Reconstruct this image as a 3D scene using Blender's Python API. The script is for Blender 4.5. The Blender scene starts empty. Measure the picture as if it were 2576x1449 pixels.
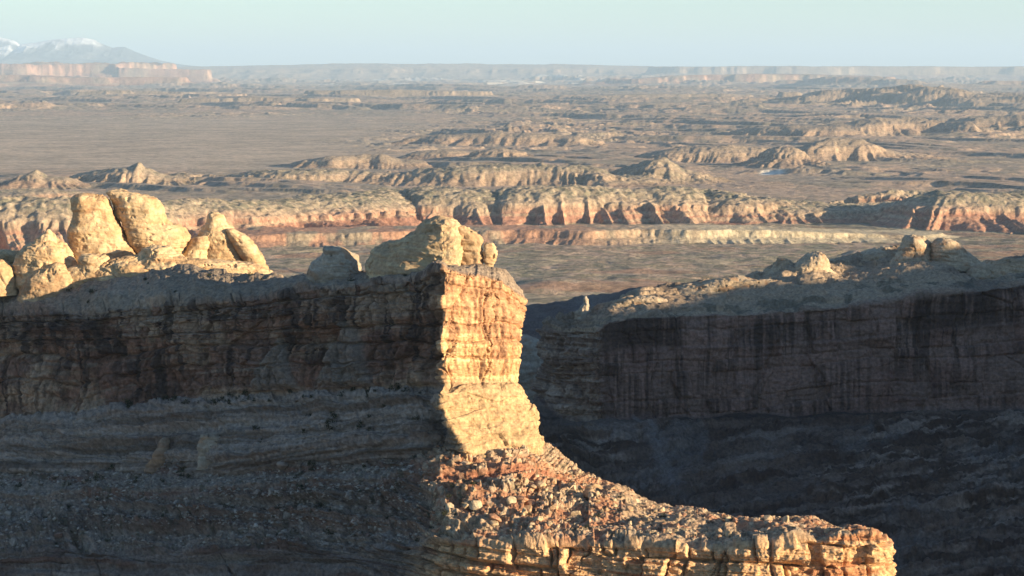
import bpy, bmesh, math, random
import numpy as np
from concurrent.futures import ThreadPoolExecutor

# ------------------------------------------------------------------ camera, sky, sun
sc = bpy.context.scene
F = 6060.0                      # focal length in units of the 2576-wide layout of the view
HZ = 172.0                      # row of the level horizon in that layout
CAMZ = 350.0
PITCH = math.atan((724.5 - HZ) / F)
cam_d = bpy.data.cameras.new("camera")
cam = bpy.data.objects.new("camera", cam_d)
sc.collection.objects.link(cam)
cam_d.sensor_width = 36.0
cam_d.lens = 36.0 * F / 2576.0
cam_d.clip_start = 1.0
cam_d.clip_end = 400000.0
cam.location = (0, 0, CAMZ)
cam.rotation_euler = (math.pi / 2 - PITCH, 0, 0)
sc.camera = cam

SUN_AZ = math.radians(64.0)     # from straight behind the viewer towards the right
SUN_EL = math.radians(9.5)
sx, sy, sz = math.sin(SUN_AZ) * math.cos(SUN_EL), -math.cos(SUN_AZ) * math.cos(SUN_EL), math.sin(SUN_EL)
w = bpy.data.worlds.new("World"); sc.world = w; w.use_nodes = True
nt = w.node_tree; nt.nodes.clear()
wo = nt.nodes.new("ShaderNodeOutputWorld"); bg = nt.nodes.new("ShaderNodeBackground")
sky = nt.nodes.new("ShaderNodeTexSky"); sky.sky_type = 'NISHITA'; sky.sun_disc = False
sky.sun_elevation = SUN_EL
sky.sun_rotation = math.atan2(sx, sy)
sky.altitude = 1500; sky.air_density = 1.0; sky.dust_density = 0.6; sky.ozone_density = 1.2
bg.inputs[1].default_value = 0.067
tint = nt.nodes.new("ShaderNodeVectorMath"); tint.operation = 'MULTIPLY'; tint.inputs[1].default_value = (.78, 1.0, 1.22)   # air colour balance
nt.links.new(sky.outputs[0], tint.inputs[0]); nt.links.new(tint.outputs[0], bg.inputs[0]); nt.links.new(bg.outputs[0], wo.inputs[0])
sd = bpy.data.lights.new("sun", 'SUN'); sd.energy = 5.0; sd.angle = math.radians(0.5); sd.color = (1.0, 0.78, 0.50)
so = bpy.data.objects.new("sun", sd); sc.collection.objects.link(so)
from mathutils import Vector
so.rotation_euler = Vector((sx, sy, sz)).to_track_quat('Z', 'Y').to_euler()
so.location = (400, -200, 600)
sc.view_settings.view_transform = 'Standard'; sc.view_settings.look = 'None'
sc.view_settings.gamma = 1.0; sc.view_settings.use_curve_mapping = False
sc.view_settings.exposure = 1.45
sc.cycles.volume_bounces = 1
sc.cycles.max_bounces = 5
sc.cycles.diffuse_bounces = 3

# ------------------------------------------------------------------ helpers
def wp(px, py, Y):
    """view layout (2576 wide) + distance ahead -> world point"""
    px = np.asarray(px, float); py = np.asarray(py, float); Y = np.asarray(Y, float)
    c, s = math.cos(PITCH), math.sin(PITCH)
    a = (px - 1288) / F; b = (724.5 - py) / F
    dy = c + b * s; dz = -s + b * c
    k = Y / dy
    return np.stack([a * k, Y, CAMZ + dz * k], -1)

POOL = ThreadPoolExecutor(4)
_r = np.random.RandomState(7)
T3 = _r.rand(64, 64, 64).astype(np.float32)
T2 = _r.rand(256, 256).astype(np.float32)
TJ = _r.rand(256, 256, 2).astype(np.float32)

def par(fn):
    na = int(fn.__code__.co_varnames[:3] == ('x', 'y', 'z')) + 2
    def g(*a, **k):
        k.update(zip(fn.__code__.co_varnames[na:], a[na:])); a = a[:na]
        arrs = np.broadcast_arrays(*[np.asarray(x, np.float64) for x in a])
        shp = arrs[0].shape; fl = [x.ravel() for x in arrs]; n = fl[0].size
        if n < 40000:
            r = fn(*fl, **k)
            return tuple(x.reshape(shp) for x in r) if isinstance(r, tuple) else r.reshape(shp)
        cuts = np.linspace(0, n, 17).astype(int)
        rs = list(POOL.map(lambda i: fn(*[x[cuts[i]:cuts[i + 1]] for x in fl], **k), range(16)))
        if isinstance(rs[0], tuple):
            return tuple(np.concatenate([q[j] for q in rs]).reshape(shp) for j in range(len(rs[0])))
        return np.concatenate(rs).reshape(shp)
    return g

def _s(f): return f * f * f * (f * (f * 6 - 15) + 10)

def _v3(x, y, z):
    x0 = np.floor(x); y0 = np.floor(y); z0 = np.floor(z)
    fx = _s((x - x0).astype(np.float32)); fy = _s((y - y0).astype(np.float32)); fz = _s((z - z0).astype(np.float32))
    xi = x0.astype(np.int64) & 63; yi = y0.astype(np.int64) & 63; zi = z0.astype(np.int64) & 63
    x1 = (xi + 1) & 63; y1 = (yi + 1) & 63; z1 = (zi + 1) & 63
    def L(a, b, t): return a + (b - a) * t
    r0 = L(L(T3[xi, yi, zi], T3[x1, yi, zi], fx), L(T3[xi, y1, zi], T3[x1, y1, zi], fx), fy)
    r1 = L(L(T3[xi, yi, z1], T3[x1, yi, z1], fx), L(T3[xi, y1, z1], T3[x1, y1, z1], fx), fy)
    return L(r0, r1, fz) * 2 - 1

def _v2(x, y):
    x0 = np.floor(x); y0 = np.floor(y)
    fx = _s((x - x0).astype(np.float32)); fy = _s((y - y0).astype(np.float32))
    xi = x0.astype(np.int64) & 255; yi = y0.astype(np.int64) & 255
    x1 = (xi + 1) & 255; y1 = (yi + 1) & 255
    a = T2[xi, yi] + (T2[x1, yi] - T2[xi, yi]) * fx
    b = T2[xi, y1] + (T2[x1, y1] - T2[xi, y1]) * fx
    return (a + (b - a) * fy) * 2 - 1

@par
def fbm3(x, y, z, o=5, seed=0, g=0.5):
    r = np.zeros(x.shape, np.float32); a = 1.0; f = 1.0; t = 0
    for i in range(o):
        k = seed * 17.3 + i * 9.71
        r += a * _v3(x * f + k, y * f + k * 1.7, z * f - k * .6); t += a; a *= g; f *= 2.07
    return r / t * 1.6

@par
def fbm2(x, y, o=5, seed=0, g=0.5):
    r = np.zeros(x.shape, np.float32); a = 1.0; f = 1.0; t = 0
    c, s = .8, .6
    for i in range(o):
        k = seed * 13.37 + i * 5.13
        r += a * _v2((x * c - y * s) * f + k, (x * s + y * c) * f + k * 1.9); t += a; a *= g; f *= 2.03
        c, s = c * .8 - s * .6, s * .8 + c * .6
    return r / t * 1.6

@par
def rid2(x, y, o=5, seed=0, g=0.5):
    r = np.zeros(x.shape, np.float32); a = 1.0; f = 1.0; t = 0
    for i in range(o):
        k = seed * 11.37 + i * 7.13
        n = 1 - np.abs(_v2(x * f + k, y * f + k * 1.9)) * 1.6
        r += a * n; t += a; a *= g; f *= 2.03
    return r / t

@par
def cell2(x, y, seed=0):
    """(border distance F2-F1, random value of the cell)"""
    x = x + seed * 31.7; y = y + seed * 17.9
    xi = np.floor(x).astype(np.int64); yi = np.floor(y).astype(np.int64)
    f1 = np.full(x.shape, 9.0); f2 = np.full(x.shape, 9.0); v = np.zeros(x.shape)
    for dx in (-1, 0, 1):
        for dy in (-1, 0, 1):
            cx = xi + dx; cy = yi + dy
            j = TJ[cx & 255, cy & 255]
            d = np.sqrt((cx + .1 + .8 * j[:, 0] - x) ** 2 + (cy + .1 + .8 * j[:, 1] - y) ** 2)
            n = d < f1
            f2 = np.where(n, f1, np.minimum(f2, d)); v = np.where(n, T2[(cx * 7 + 3) & 255, (cy * 5 + 11) & 255], v)
            f1 = np.where(n, d, f1)
    return f2 - f1, v

@par
def blocks(x, y, bw=5.0, bh=5.0, seed=0):
    """rectilinear joint pattern: (random value of the block, distance to the nearest joint in metres)"""
    y2 = y / bh; r = np.floor(y2); f = y2 - r
    j = T2[(r.astype(np.int64) * 13 + seed * 7) & 255, (seed * 29 + 5) & 255] * .5 + .25      # uneven bed thickness
    up = f > j; row = r * 2 + up
    ey = np.minimum(np.minimum(f, 1 - f), np.abs(f - j)) * bh
    ri = row.astype(np.int64)
    x2 = x / bw + T2[(ri * 5 + 3) & 255, (seed * 11 + 9) & 255] * 7
    c = np.floor(x2); g = x2 - c
    j2 = T2[(c.astype(np.int64) * 7 + ri * 3) & 255, (seed * 17 + 31) & 255] * .6 + .2
    rt = g > j2; col_ = (c * 2 + rt).astype(np.int64)
    ex_ = np.minimum(np.minimum(g, 1 - g), np.abs(g - j2)) * bw
    return T2[(col_ * 11 + 1) & 255, (ri * 7 + seed * 3) & 255].astype(float), np.minimum(ex_, ey)

def ss(a, b, x):
    t = np.clip((x - a) / (b - a), 0, 1); return t * t * (3 - 2 * t)
def mix(a, b, t):
    t = np.asarray(t)[..., None]; return np.asarray(a) * (1 - t) + np.asarray(b) * t
def C(*v): return np.array(v, float)

def put(o, parent=None):
    sc.collection.objects.link(o)
    if parent: o.parent = parent
    return o
def tag(o, label=None, cat=None, group=None, kind=None):
    if label: o['label'] = label
    if cat: o['category'] = cat
    if group: o['group'] = group
    if kind: o['kind'] = kind
    return o

def stairs(w_, S_, h, seed):
    """stepped beds: (deviation -.5..+.5 growing up each riser, 0..1 where a bed is well exposed)"""
    q = w_ / h + .55 * fbm2(w_ * .05, S_ * .006, 3, seed) + .12 * fbm2(S_ * .08, w_ * .2, 3, seed + 1)
    f = q - np.floor(q); r = np.floor(q).astype(np.int64)
    ex_ = ss(-.35, .25, fbm2(S_ * .018, r * 1.7, 3, seed + 2))
    return (f - .5) * (1 - ss(.9, 1.0, f)) - .5 * ss(.9, 1.0, f) * 1.0, ex_, T2[(r * 31 + seed) & 255, 7], f

def mesh_from(name, V, faces, col, mat, smooth=True, parent=None):
    me = bpy.data.meshes.new(name)
    V = np.ascontiguousarray(V.reshape(-1, 3), np.float32)
    faces = np.ascontiguousarray(faces, np.int32)
    n = faces.shape[1]
    me.vertices.add(len(V)); me.vertices.foreach_set('co', V.ravel())
    me.loops.add(faces.size); me.loops.foreach_set('vertex_index', faces.ravel())
    me.polygons.add(len(faces))
    me.polygons.foreach_set('loop_start', np.arange(0, faces.size, n, dtype=np.int32))
    me.polygons.foreach_set('loop_total', np.full(len(faces), n, np.int32))
    me.update(calc_edges=True)
    if smooth: me.polygons.foreach_set('use_smooth', np.ones(len(faces), bool))
    if col is not None:
        ca = me.color_attributes.new('Col', 'FLOAT_COLOR', 'POINT')
        c4 = np.ones((len(V), 4), np.float32); c4[:, :3] = np.clip(col.reshape(-1, 3), 0.005, .9)
        ca.data.foreach_set('color', c4.ravel())
    me.materials.append(mat)
    o = bpy.data.objects.new(name, me)
    return put(o, parent)

def gridfaces(nr, nc, wrap=False):
    i = np.arange(nr - 1)[:, None]; j = np.arange(nc if wrap else nc - 1)[None, :]
    j1 = (j + 1) % nc
    a = i * nc + j; b = i * nc + j1; c = (i + 1) * nc + j1; d = (i + 1) * nc + j
    return np.stack([a, d, c, b], -1).reshape(-1, 4)

def compact(V, col, faces):
    u, inv = np.unique(faces, return_inverse=True)
    return V[u], col[u], inv.reshape(faces.shape)

def normals(P, wrap=False):
    du = np.gradient(P, axis=0)
    if wrap:
        dv = (np.roll(P, -1, 1) - np.roll(P, 1, 1)) / 2
    else:
        dv = np.gradient(P, axis=1)
    n = np.cross(du, dv); n /= np.linalg.norm(n, axis=-1, keepdims=True) + 1e-9
    return n

# ------------------------------------------------------------------ materials
def rock_mat(name, scale, bump, dist, var=0.35, rough=0.93):
    m = bpy.data.materials.new(name); m.use_nodes = True
    t = m.node_tree; N = t.nodes; Lk = t.links
    bs = N['Principled BSDF']; bs.inputs['Roughness'].default_value = rough
    bs.inputs['Specular IOR Level'].default_value = 0.15
    at = N.new('ShaderNodeAttribute'); at.attribute_name = 'Col'
    tc = N.new('ShaderNodeTexCoord')
    n1 = N.new('ShaderNodeTexNoise'); n1.inputs['Scale'].default_value = scale; n1.inputs['Detail'].default_value = 6; n1.inputs['Roughness'].default_value = .65
    Lk.new(tc.outputs['Object'], n1.inputs['Vector'])
    mr = N.new('ShaderNodeMapRange'); mr.inputs[1].default_value = .3; mr.inputs[2].default_value = .7
    mr.inputs[3].default_value = 1 - var; mr.inputs[4].default_value = 1 + var
    Lk.new(n1.outputs[0], mr.inputs[0])
    mu = N.new('ShaderNodeVectorMath'); mu.operation = 'SCALE'
    Lk.new(at.outputs['Color'], mu.inputs[0]); Lk.new(mr.outputs[0], mu.inputs['Scale'])
    Lk.new(mu.outputs[0], bs.inputs['Base Color'])
    n2 = N.new('ShaderNodeTexNoise'); n2.inputs['Scale'].default_value = scale * 2.3; n2.inputs['Detail'].default_value = 8; n2.inputs['Roughness'].default_value = .7
    Lk.new(tc.outputs['Object'], n2.inputs['Vector'])
    b = N.new('ShaderNodeBump'); b.inputs['Strength'].default_value = bump; b.inputs['Distance'].default_value = dist
    Lk.new(n2.outputs[0], b.inputs['Height']); Lk.new(b.outputs[0], bs.inputs['Normal'])
    return m
M_CLIFF = rock_mat('cliff sandstone', .75, .55, .9, .45)
M_SLICK = rock_mat('slickrock sandstone', .8, .5, .6, .28)
M_TALUS = rock_mat('talus rubble', .9, .6, 1.0, .5)
M_MESA = rock_mat('badland clay and boulders', .10, .7, 5.0, .5)
M_PLAIN = rock_mat('desert plain', .035, .8, 7.0, .42)
M_FAR = rock_mat('far rock', .004, .5, 60.0, .3)

CREAM = C(.52, .40, .25); TAN = C(.42, .30, .19); GREY = C(.27, .25, .22); RED = C(.33, .17, .10)
BROWN = C(.20, .11, .07); VARN = C(.055, .038, .032); LIME = C(.46, .41, .31)

# ------------------------------------------------------------------ control net surfaces
def catmull(A, t):
    """A[n,...] sampled at real index t (1-D)"""
    n = len(A); i = np.clip(np.floor(t).astype(int), 0, n - 2); f = (t - i)
    sh = (len(t),) + (1,) * (A.ndim - 1); f = f.reshape(sh)
    p0 = A[np.clip(i - 1, 0, n - 1)]; p1 = A[i]; p2 = A[i + 1]; p3 = A[np.clip(i + 2, 0, n - 1)]
    # softened tangents
    m1 = (p2 - p0) * .35; m2 = (p3 - p1) * .35
    f2 = f * f; f3 = f2 * f
    return (2 * f3 - 3 * f2 + 1) * p1 + (f3 - 2 * f2 + f) * m1 + (-2 * f3 + 3 * f2) * p2 + (f3 - f2) * m2

def net(stations, step_u, seg_n):
    """stations: [ [ (px,py,Y), ... ] ... ] -> P[rows, cols, 3], v (line index) and U (station px)"""
    A = np.array(stations, float)
    W = wp(A[..., 0], A[..., 1], A[..., 2])
    mid = W.shape[1] // 2
    L = np.linalg.norm(np.diff(W, axis=0), axis=2).max(1)
    ts = []
    for i, l in enumerate(L):
        k = max(2, int(l / step_u)); ts.append(i + np.arange(k) / k)
    ts = np.append(np.concatenate(ts), len(L))
    G = catmull(W, ts)                     # [cols, lines, 3]
    G = np.swapaxes(G, 0, 1)               # [lines, cols, 3]
    vs = []
    for i, k in enumerate(seg_n): vs.append(i + np.arange(k) / k)
    vs = np.append(np.concatenate(vs), len(seg_n))
    i = np.clip(np.floor(vs).astype(int), 0, len(G) - 2); f = (vs - i)[:, None, None]
    P = G[i] * (1 - f) + G[i + 1] * f
    UP = catmull(A[:, mid, 0][:, None], ts)[:, 0]
    v = np.broadcast_to(vs[:, None], P.shape[:2]); U = np.broadcast_to(UP[None], P.shape[:2])
    return P, v, U

def smooth_rows(P, k=3, it=2):
    for _ in range(it):
        Q = P.copy(); Q[1:-1] = (P[:-2] + 2 * P[1:-1] + P[2:]) / 4; P = Q
    return P

def arc(P):
    """horizontal arc length along the columns, measured on the mid row"""
    m = P[P.shape[0] // 2]; d = np.linalg.norm(np.diff(m[:, :2], axis=0), axis=1)
    return np.broadcast_to(np.concatenate([[0], np.cumsum(d)])[None], P.shape[:2])

def ledges(w_, x, seed, sharp=1.0):
    """bedding relief: stacked hard and soft layers in coordinate w_ (metres)"""
    a = fbm2(w_ * .55, x * .012, 4, seed, .6)
    b = fbm2(w_ * 1.6, x * .03, 3, seed + 3, .6)
    return np.tanh(a * 2.2 * sharp) * .6 + np.tanh(b * 2.5) * .3

# ================================================================== LEFT FIN: the wall and its lit end tower
def yw(px): return 700 + (1060 - px) * .105
st = []
#        px    sky  mid  edge  led  bot  (wall part)
for (px, a, m, e, l, b, s8) in [(-420, 640, 735, 812, 890, 1085, 1195), (-200, 640, 735, 805, 885, 1075, 1185), (0, 655, 742, 794, 876, 1060, 1172),
                           (180, 690, 740, 786, 868, 1042, 1165), (400, 682, 725, 770, 862, 1014, 1160), (560, 684, 722, 762, 860, 996, 1155),
                           (690, 690, 716, 745, 858, 985, 1132), (730, 703, 716, 738, 856, 983, 1124), (790, 702, 712, 728, 854, 980, 1118),
                           (930, 690, 700, 714, 852, 975, 1110), (1050, 678, 690, 704, 850, 972, 1104)]:
    Y = yw(px)
    st.append([(px, a + 70, Y + 75), (px, a + 5, Y + 42), (px, a, Y + 30), (px, m, Y + 12), (px, e, Y + 1), (px, l, Y - .5), (px, b, Y - 1.5),
               (px, b + 14, Y - 6), (px, s8 - 50, Y - 14), (px, s8, Y - 19), (px, s8 + 60, Y - 20)])
st.append([(1098, 742, 760), (1098, 676, 727), (1098, 671, 715), (1098, 676, 702), (1100, 684, 691), (1096, 850, 692), (1108, 970, 690),
           (1092, 984, 687), (1112, 1070, 685), (1130, 1112, 683), (1130, 1160, 682)])
st.append([(1130, 742, 760), (1128, 674, 727), (1126, 669, 710), (1122, 672, 695), (1118, 684, 682), (1108, 850, 682), (1122, 968, 680),
           (1102, 988, 675), (1130, 1070, 674), (1172, 1124, 673), (1172, 1170, 672)])
st.append([(1200, 742, 760), (1190, 672, 727), (1190, 668, 712), (1188, 674, 698), (1186, 690, 687), (1180, 850, 686), (1185, 968, 684),
           (1178, 984, 680), (1190, 1070, 678), (1215, 1118, 676), (1215, 1170, 675)])
st.append([(1262, 742, 760), (1256, 676, 730), (1256, 672, 717), (1258, 686, 702), (1262, 706, 692), (1262, 850, 691), (1262, 966, 689),
           (1262, 980, 686), (1270, 1060, 683), (1280, 1108, 681), (1280, 1170, 680)])
st.append([(1292, 752, 760), (1282, 690, 735), (1284, 700, 722), (1292, 716, 708), (1302, 734, 697), (1296, 850, 695), (1296, 965, 694),
           (1302, 980, 690), (1330, 1050, 687), (1342, 1106, 685), (1342, 1170, 684)])
st.append([(1300, 770, 760), (1296, 725, 745), (1300, 728, 732), (1308, 738, 718), (1316, 752, 706), (1301, 852, 703), (1301, 966, 702),
           (1312, 990, 698), (1348, 1040, 694), (1362, 1112, 691), (1364, 1180, 690)])
st.append([(1294, 800, 765), (1290, 760, 755), (1296, 745, 748), (1303, 745, 740), (1308, 760, 730), (1296, 860, 728), (1296, 966, 726),
           (1308, 990, 722), (1342, 1040, 716), (1356, 1115, 712), (1360, 1190, 710)])
st.append([(1240, 830, 770), (1240, 780, 768), (1240, 770, 766), (1240, 770, 764), (1240, 780, 762), (1235, 870, 762), (1235, 970, 762),
           (1245, 1000, 760), (1270, 1050, 758), (1290, 1120, 756), (1300, 1200, 755)])
P, v, U = net(st, .26, [6, 8, 60, 40, 110, 95, 16, 60, 55, 20])
P = smooth_rows(P, it=3)
S = arc(P)
N0 = normals(P)
tower = ss(1096, 1112, U)
wz = np.interp(np.arange(P.shape[0]), np.arange(P.shape[0]), P[:, P.shape[1] * 2 // 3, 2])[:, None] + 0 * S + fbm2(S * .02, S * 0 + v * .3, 3, 4) * 1.2
wallz = ss(3.7, 4.1, v) * (1 - ss(5.8, 6.1, v))
face = wallz
cellb, cellv = cell2(S * .16 + fbm2(S * .05, wz * .08, 3, 9) * .6, wz * .22 + fbm2(S * .07, wz * .05, 3, 5) * .5, seed=2)
cb2, cv2 = cell2(S * .55 + fbm2(S * .3, wz * .3, 2, 9) * .3, wz * .8, seed=6)
jb, jv = cell2(S * .09 + fbm2(S * .02, wz * .035, 3, 21) * .9, wz * .006, seed=4)
D = ledges(wz, S, 11) * (.32 + .6 * (1 - face)) * (1 - .8 * tower)
D += (1 - tower) * np.tanh(fbm2(wz * .16, S * .015, 4, 12, .55) * 3) * (.45 + .95 * (1 - face))
D += (cellv - .5) * 1.5 * face * (1 - .75 * tower) + (cv2 - .5) * .35 * (1 - .5 * tower * face)
flute = rid2(S * .22 + fbm2(S * .1, wz * .05, 2, 41) * .5, wz * .018, 4, 43)
D += tower * face * ((flute - .6) * .9 + .3 * fbm2(S * 1.1, wz * .12, 4, 44))
D -= tower * face * 2.2 * ss(.93, 1.0, rid2(S * .11 + fbm2(S * .2, wz * .25, 3, 45) * .35 + .4, wz * .01 + .5, 1, 46)) * ss(-.4, .2, fbm2(S * .1, wz * .09, 2, 47))
D -= tower * face * 2.6 * np.exp(-((S - np.interp(1272, U[0], S[0]) + 1.2 * fbm2(wz * .12, S * 0, 3, 48)) / .28) ** 2) * ss(-.35, .05, fbm2(wz * .1, S * 0 + 3, 2, 49))
D -= tower * face * 1.6 * np.exp(-((S - np.interp(1240, U[0], S[0]) + 1.6 * fbm2(wz * .1, S * 0 + 5, 3, 50)) / .22) ** 2) * ss(-.1, .2, fbm2(wz * .08, S * 0 + 7, 2, 51))
D -= .7 * np.exp(-(cellb / .05) ** 2) * face * (1 - tower)
D -= 1.6 * np.exp(-(jb / .02) ** 2) * ss(3.3, 3.9, v) * (1 - ss(6, 6.6, v))
D += (jv - .5) * 1.8 * face * (1 - tower)
D += fbm3(P[..., 0] * .09, P[..., 1] * .09, P[..., 2] * .09, 6, 3) * (1.5 - .6 * tower)
corner = np.exp(-((U - 1106) / 11) ** 2)
t1, x1_, c1_, f1_ = stairs(wz, S, 3.6, 141)
bn_ = (1 - tower) * (1 - face) * ss(6.3, 6.6, v)
D += bn_ * t1 * x1_ * 1.7
D += corner * (cell2(wz * .22, S * .05, seed=51)[1] - .45) * 3.2 * ss(3.2, 4, v)
wx_ = S + 2.2 * fbm2(S * .05, wz * .07, 4, 52); wy_ = wz + 1.1 * fbm2(S * .06, wz * .05, 4, 55)
b1, e1 = blocks(wx_, wy_, 17.0, 15.0, seed=61); b2, e2 = blocks(wx_ + 3, wy_, 6.5, 6.0, seed=62); b3, e3 = blocks(wx_, wy_ + .3 * fbm2(S * .5, wz * .5, 2, 56), 2.6, 1.7, seed=63)
kf = face * (1 - .45 * tower)
D += kf * ((b1 - .5) * (3.4 - 2.1 * tower) + (b2 - .5) * 1.3 * (1 - .6 * tower) * ss(.3, .5, b1 + .2 * (1 - tower)) + (b3 - .5) * .6 * ss(.45, .6, b2) * (1 - .8 * tower))
D -= kf * (1.3 * np.exp(-(e1 / .40) ** 2) + .5 * np.exp(-(e2 / .22) ** 2) * ss(.3, .5, b1))
D += (1 - tower) * (1 - face) * ss(6, 6.3, v) * ((b3 - .5) * .5 + (b2 - .5) * .7)
D += (1 - face) * ss(6, 6.3, v) * (cell2(S * .07, wz * .35 + S * .01, seed=54)[1] - .5) * 1.6
D += fbm3(P[..., 0] * .7, P[..., 1] * .7, P[..., 2] * 1.2, 4, 8) * .3
# deep slots behind the lit tower edge and smooth triangular buttresses on the wall
for (cx, apex, base, hw, dep) in [(695, 850, 985, 62, 3.2), (868, 800, 985, 88, 3.6), (1060, 860, 975, 50, 2.2), (500, 905, 1000, 40, 1.6)]:
    pys = HZ + (CAMZ - P[..., 2]) / P[..., 1] * F
    pxs = 1288 + P[..., 0] / P[..., 1] * F * math.cos(PITCH)
    t = np.clip((pys - apex) / (base - apex), 0, 1)
    D += dep * ss(0, .10, t) * (.5 + .5 * t) * ss(0, .18, (hw * (.12 + .88 * t) - np.abs(pxs - cx)) / hw) * face
P = P + N0 * np.where(np.isfinite(D), D, 0)[..., None] * (-1 if N0[P.shape[0] // 2, 200, 1] > 0 else 1)
# colours
py_ = HZ + (CAMZ - P[..., 2]) / P[..., 1] * F
nb = fbm2(S * .035, wz * .05, 5, 31)
nf = fbm2(S * .5, wz * .06, 5, 33)
nl = fbm2(S * .03, wz * .9, 4, 35)
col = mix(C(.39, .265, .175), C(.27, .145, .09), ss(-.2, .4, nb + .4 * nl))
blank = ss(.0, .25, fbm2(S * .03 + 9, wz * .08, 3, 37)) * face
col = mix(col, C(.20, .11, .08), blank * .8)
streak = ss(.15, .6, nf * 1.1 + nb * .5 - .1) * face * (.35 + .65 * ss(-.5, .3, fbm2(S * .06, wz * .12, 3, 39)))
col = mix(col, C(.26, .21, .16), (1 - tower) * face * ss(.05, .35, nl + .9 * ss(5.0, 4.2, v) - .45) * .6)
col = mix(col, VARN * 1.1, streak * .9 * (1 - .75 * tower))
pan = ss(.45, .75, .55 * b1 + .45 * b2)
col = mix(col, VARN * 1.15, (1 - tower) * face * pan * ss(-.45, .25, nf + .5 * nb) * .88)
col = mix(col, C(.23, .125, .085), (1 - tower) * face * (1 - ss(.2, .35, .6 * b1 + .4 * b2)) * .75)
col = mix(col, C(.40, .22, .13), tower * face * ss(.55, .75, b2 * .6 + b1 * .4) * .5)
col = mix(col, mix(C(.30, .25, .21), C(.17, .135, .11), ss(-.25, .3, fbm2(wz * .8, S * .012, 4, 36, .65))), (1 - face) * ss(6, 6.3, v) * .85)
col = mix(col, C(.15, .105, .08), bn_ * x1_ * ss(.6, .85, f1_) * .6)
col = mix(col, C(.27, .22, .165), (1 - ss(3.5, 4.1, v)) * .85)  # cap colour lowered to look shaded where the low sun grazes it
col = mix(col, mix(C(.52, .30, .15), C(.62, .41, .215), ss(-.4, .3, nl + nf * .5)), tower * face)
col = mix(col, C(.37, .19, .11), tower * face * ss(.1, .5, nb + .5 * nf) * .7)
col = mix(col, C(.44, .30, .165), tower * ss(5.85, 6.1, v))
butt = 0 * S
for (cx, apex, base, hw) in [(695, 850, 985, 62), (868, 800, 985, 88)]:
    t = np.clip((pys - apex) / (base - apex), 0, 1)
    butt = np.maximum(butt, ss(0, .1, t) * ss(-.05, .1, (hw * (.12 + .88 * t) - np.abs(pxs - cx)) / hw) * face)
col = mix(col, C(.23, .19, .15), butt * .7)
col = col * (1 + .18 * nl[..., None] + .12 * fbm3(P[..., 0], P[..., 1], P[..., 2] * 2, 3, 6)[..., None])
def split_parts(root_name, P, col, mat, masks, label, cat, loc):
    """one thing whose parts are areas of one continuous rock surface"""
    root = bpy.data.objects.new(root_name, None); put(root); root.location = loc
    tag(root, label, cat)
    fc_ = gridfaces(*P.shape[:2]); Vv = P.reshape(-1, 3) - np.array(loc); cc_ = col.reshape(-1, 3)
    idx = np.zeros(P.shape[:2], int)
    for i_, (nm_, mk) in enumerate(masks): idx[mk] = i_
    fi = idx.ravel()[fc_[:, 0]]
    for i_, (nm_, mk) in enumerate(masks):
        u_, c_, f_ = compact(Vv, cc_, fc_[fi == i_])
        mesh_from(nm_, u_, f_, c_, mat, parent=root)
    return root
allm = np.ones(P.shape[:2], bool)
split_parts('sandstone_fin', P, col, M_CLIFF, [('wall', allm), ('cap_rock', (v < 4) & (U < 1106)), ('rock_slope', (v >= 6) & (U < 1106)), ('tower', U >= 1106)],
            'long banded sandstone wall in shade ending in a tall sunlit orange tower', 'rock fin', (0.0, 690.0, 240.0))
FIN = P; FU = U

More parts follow.
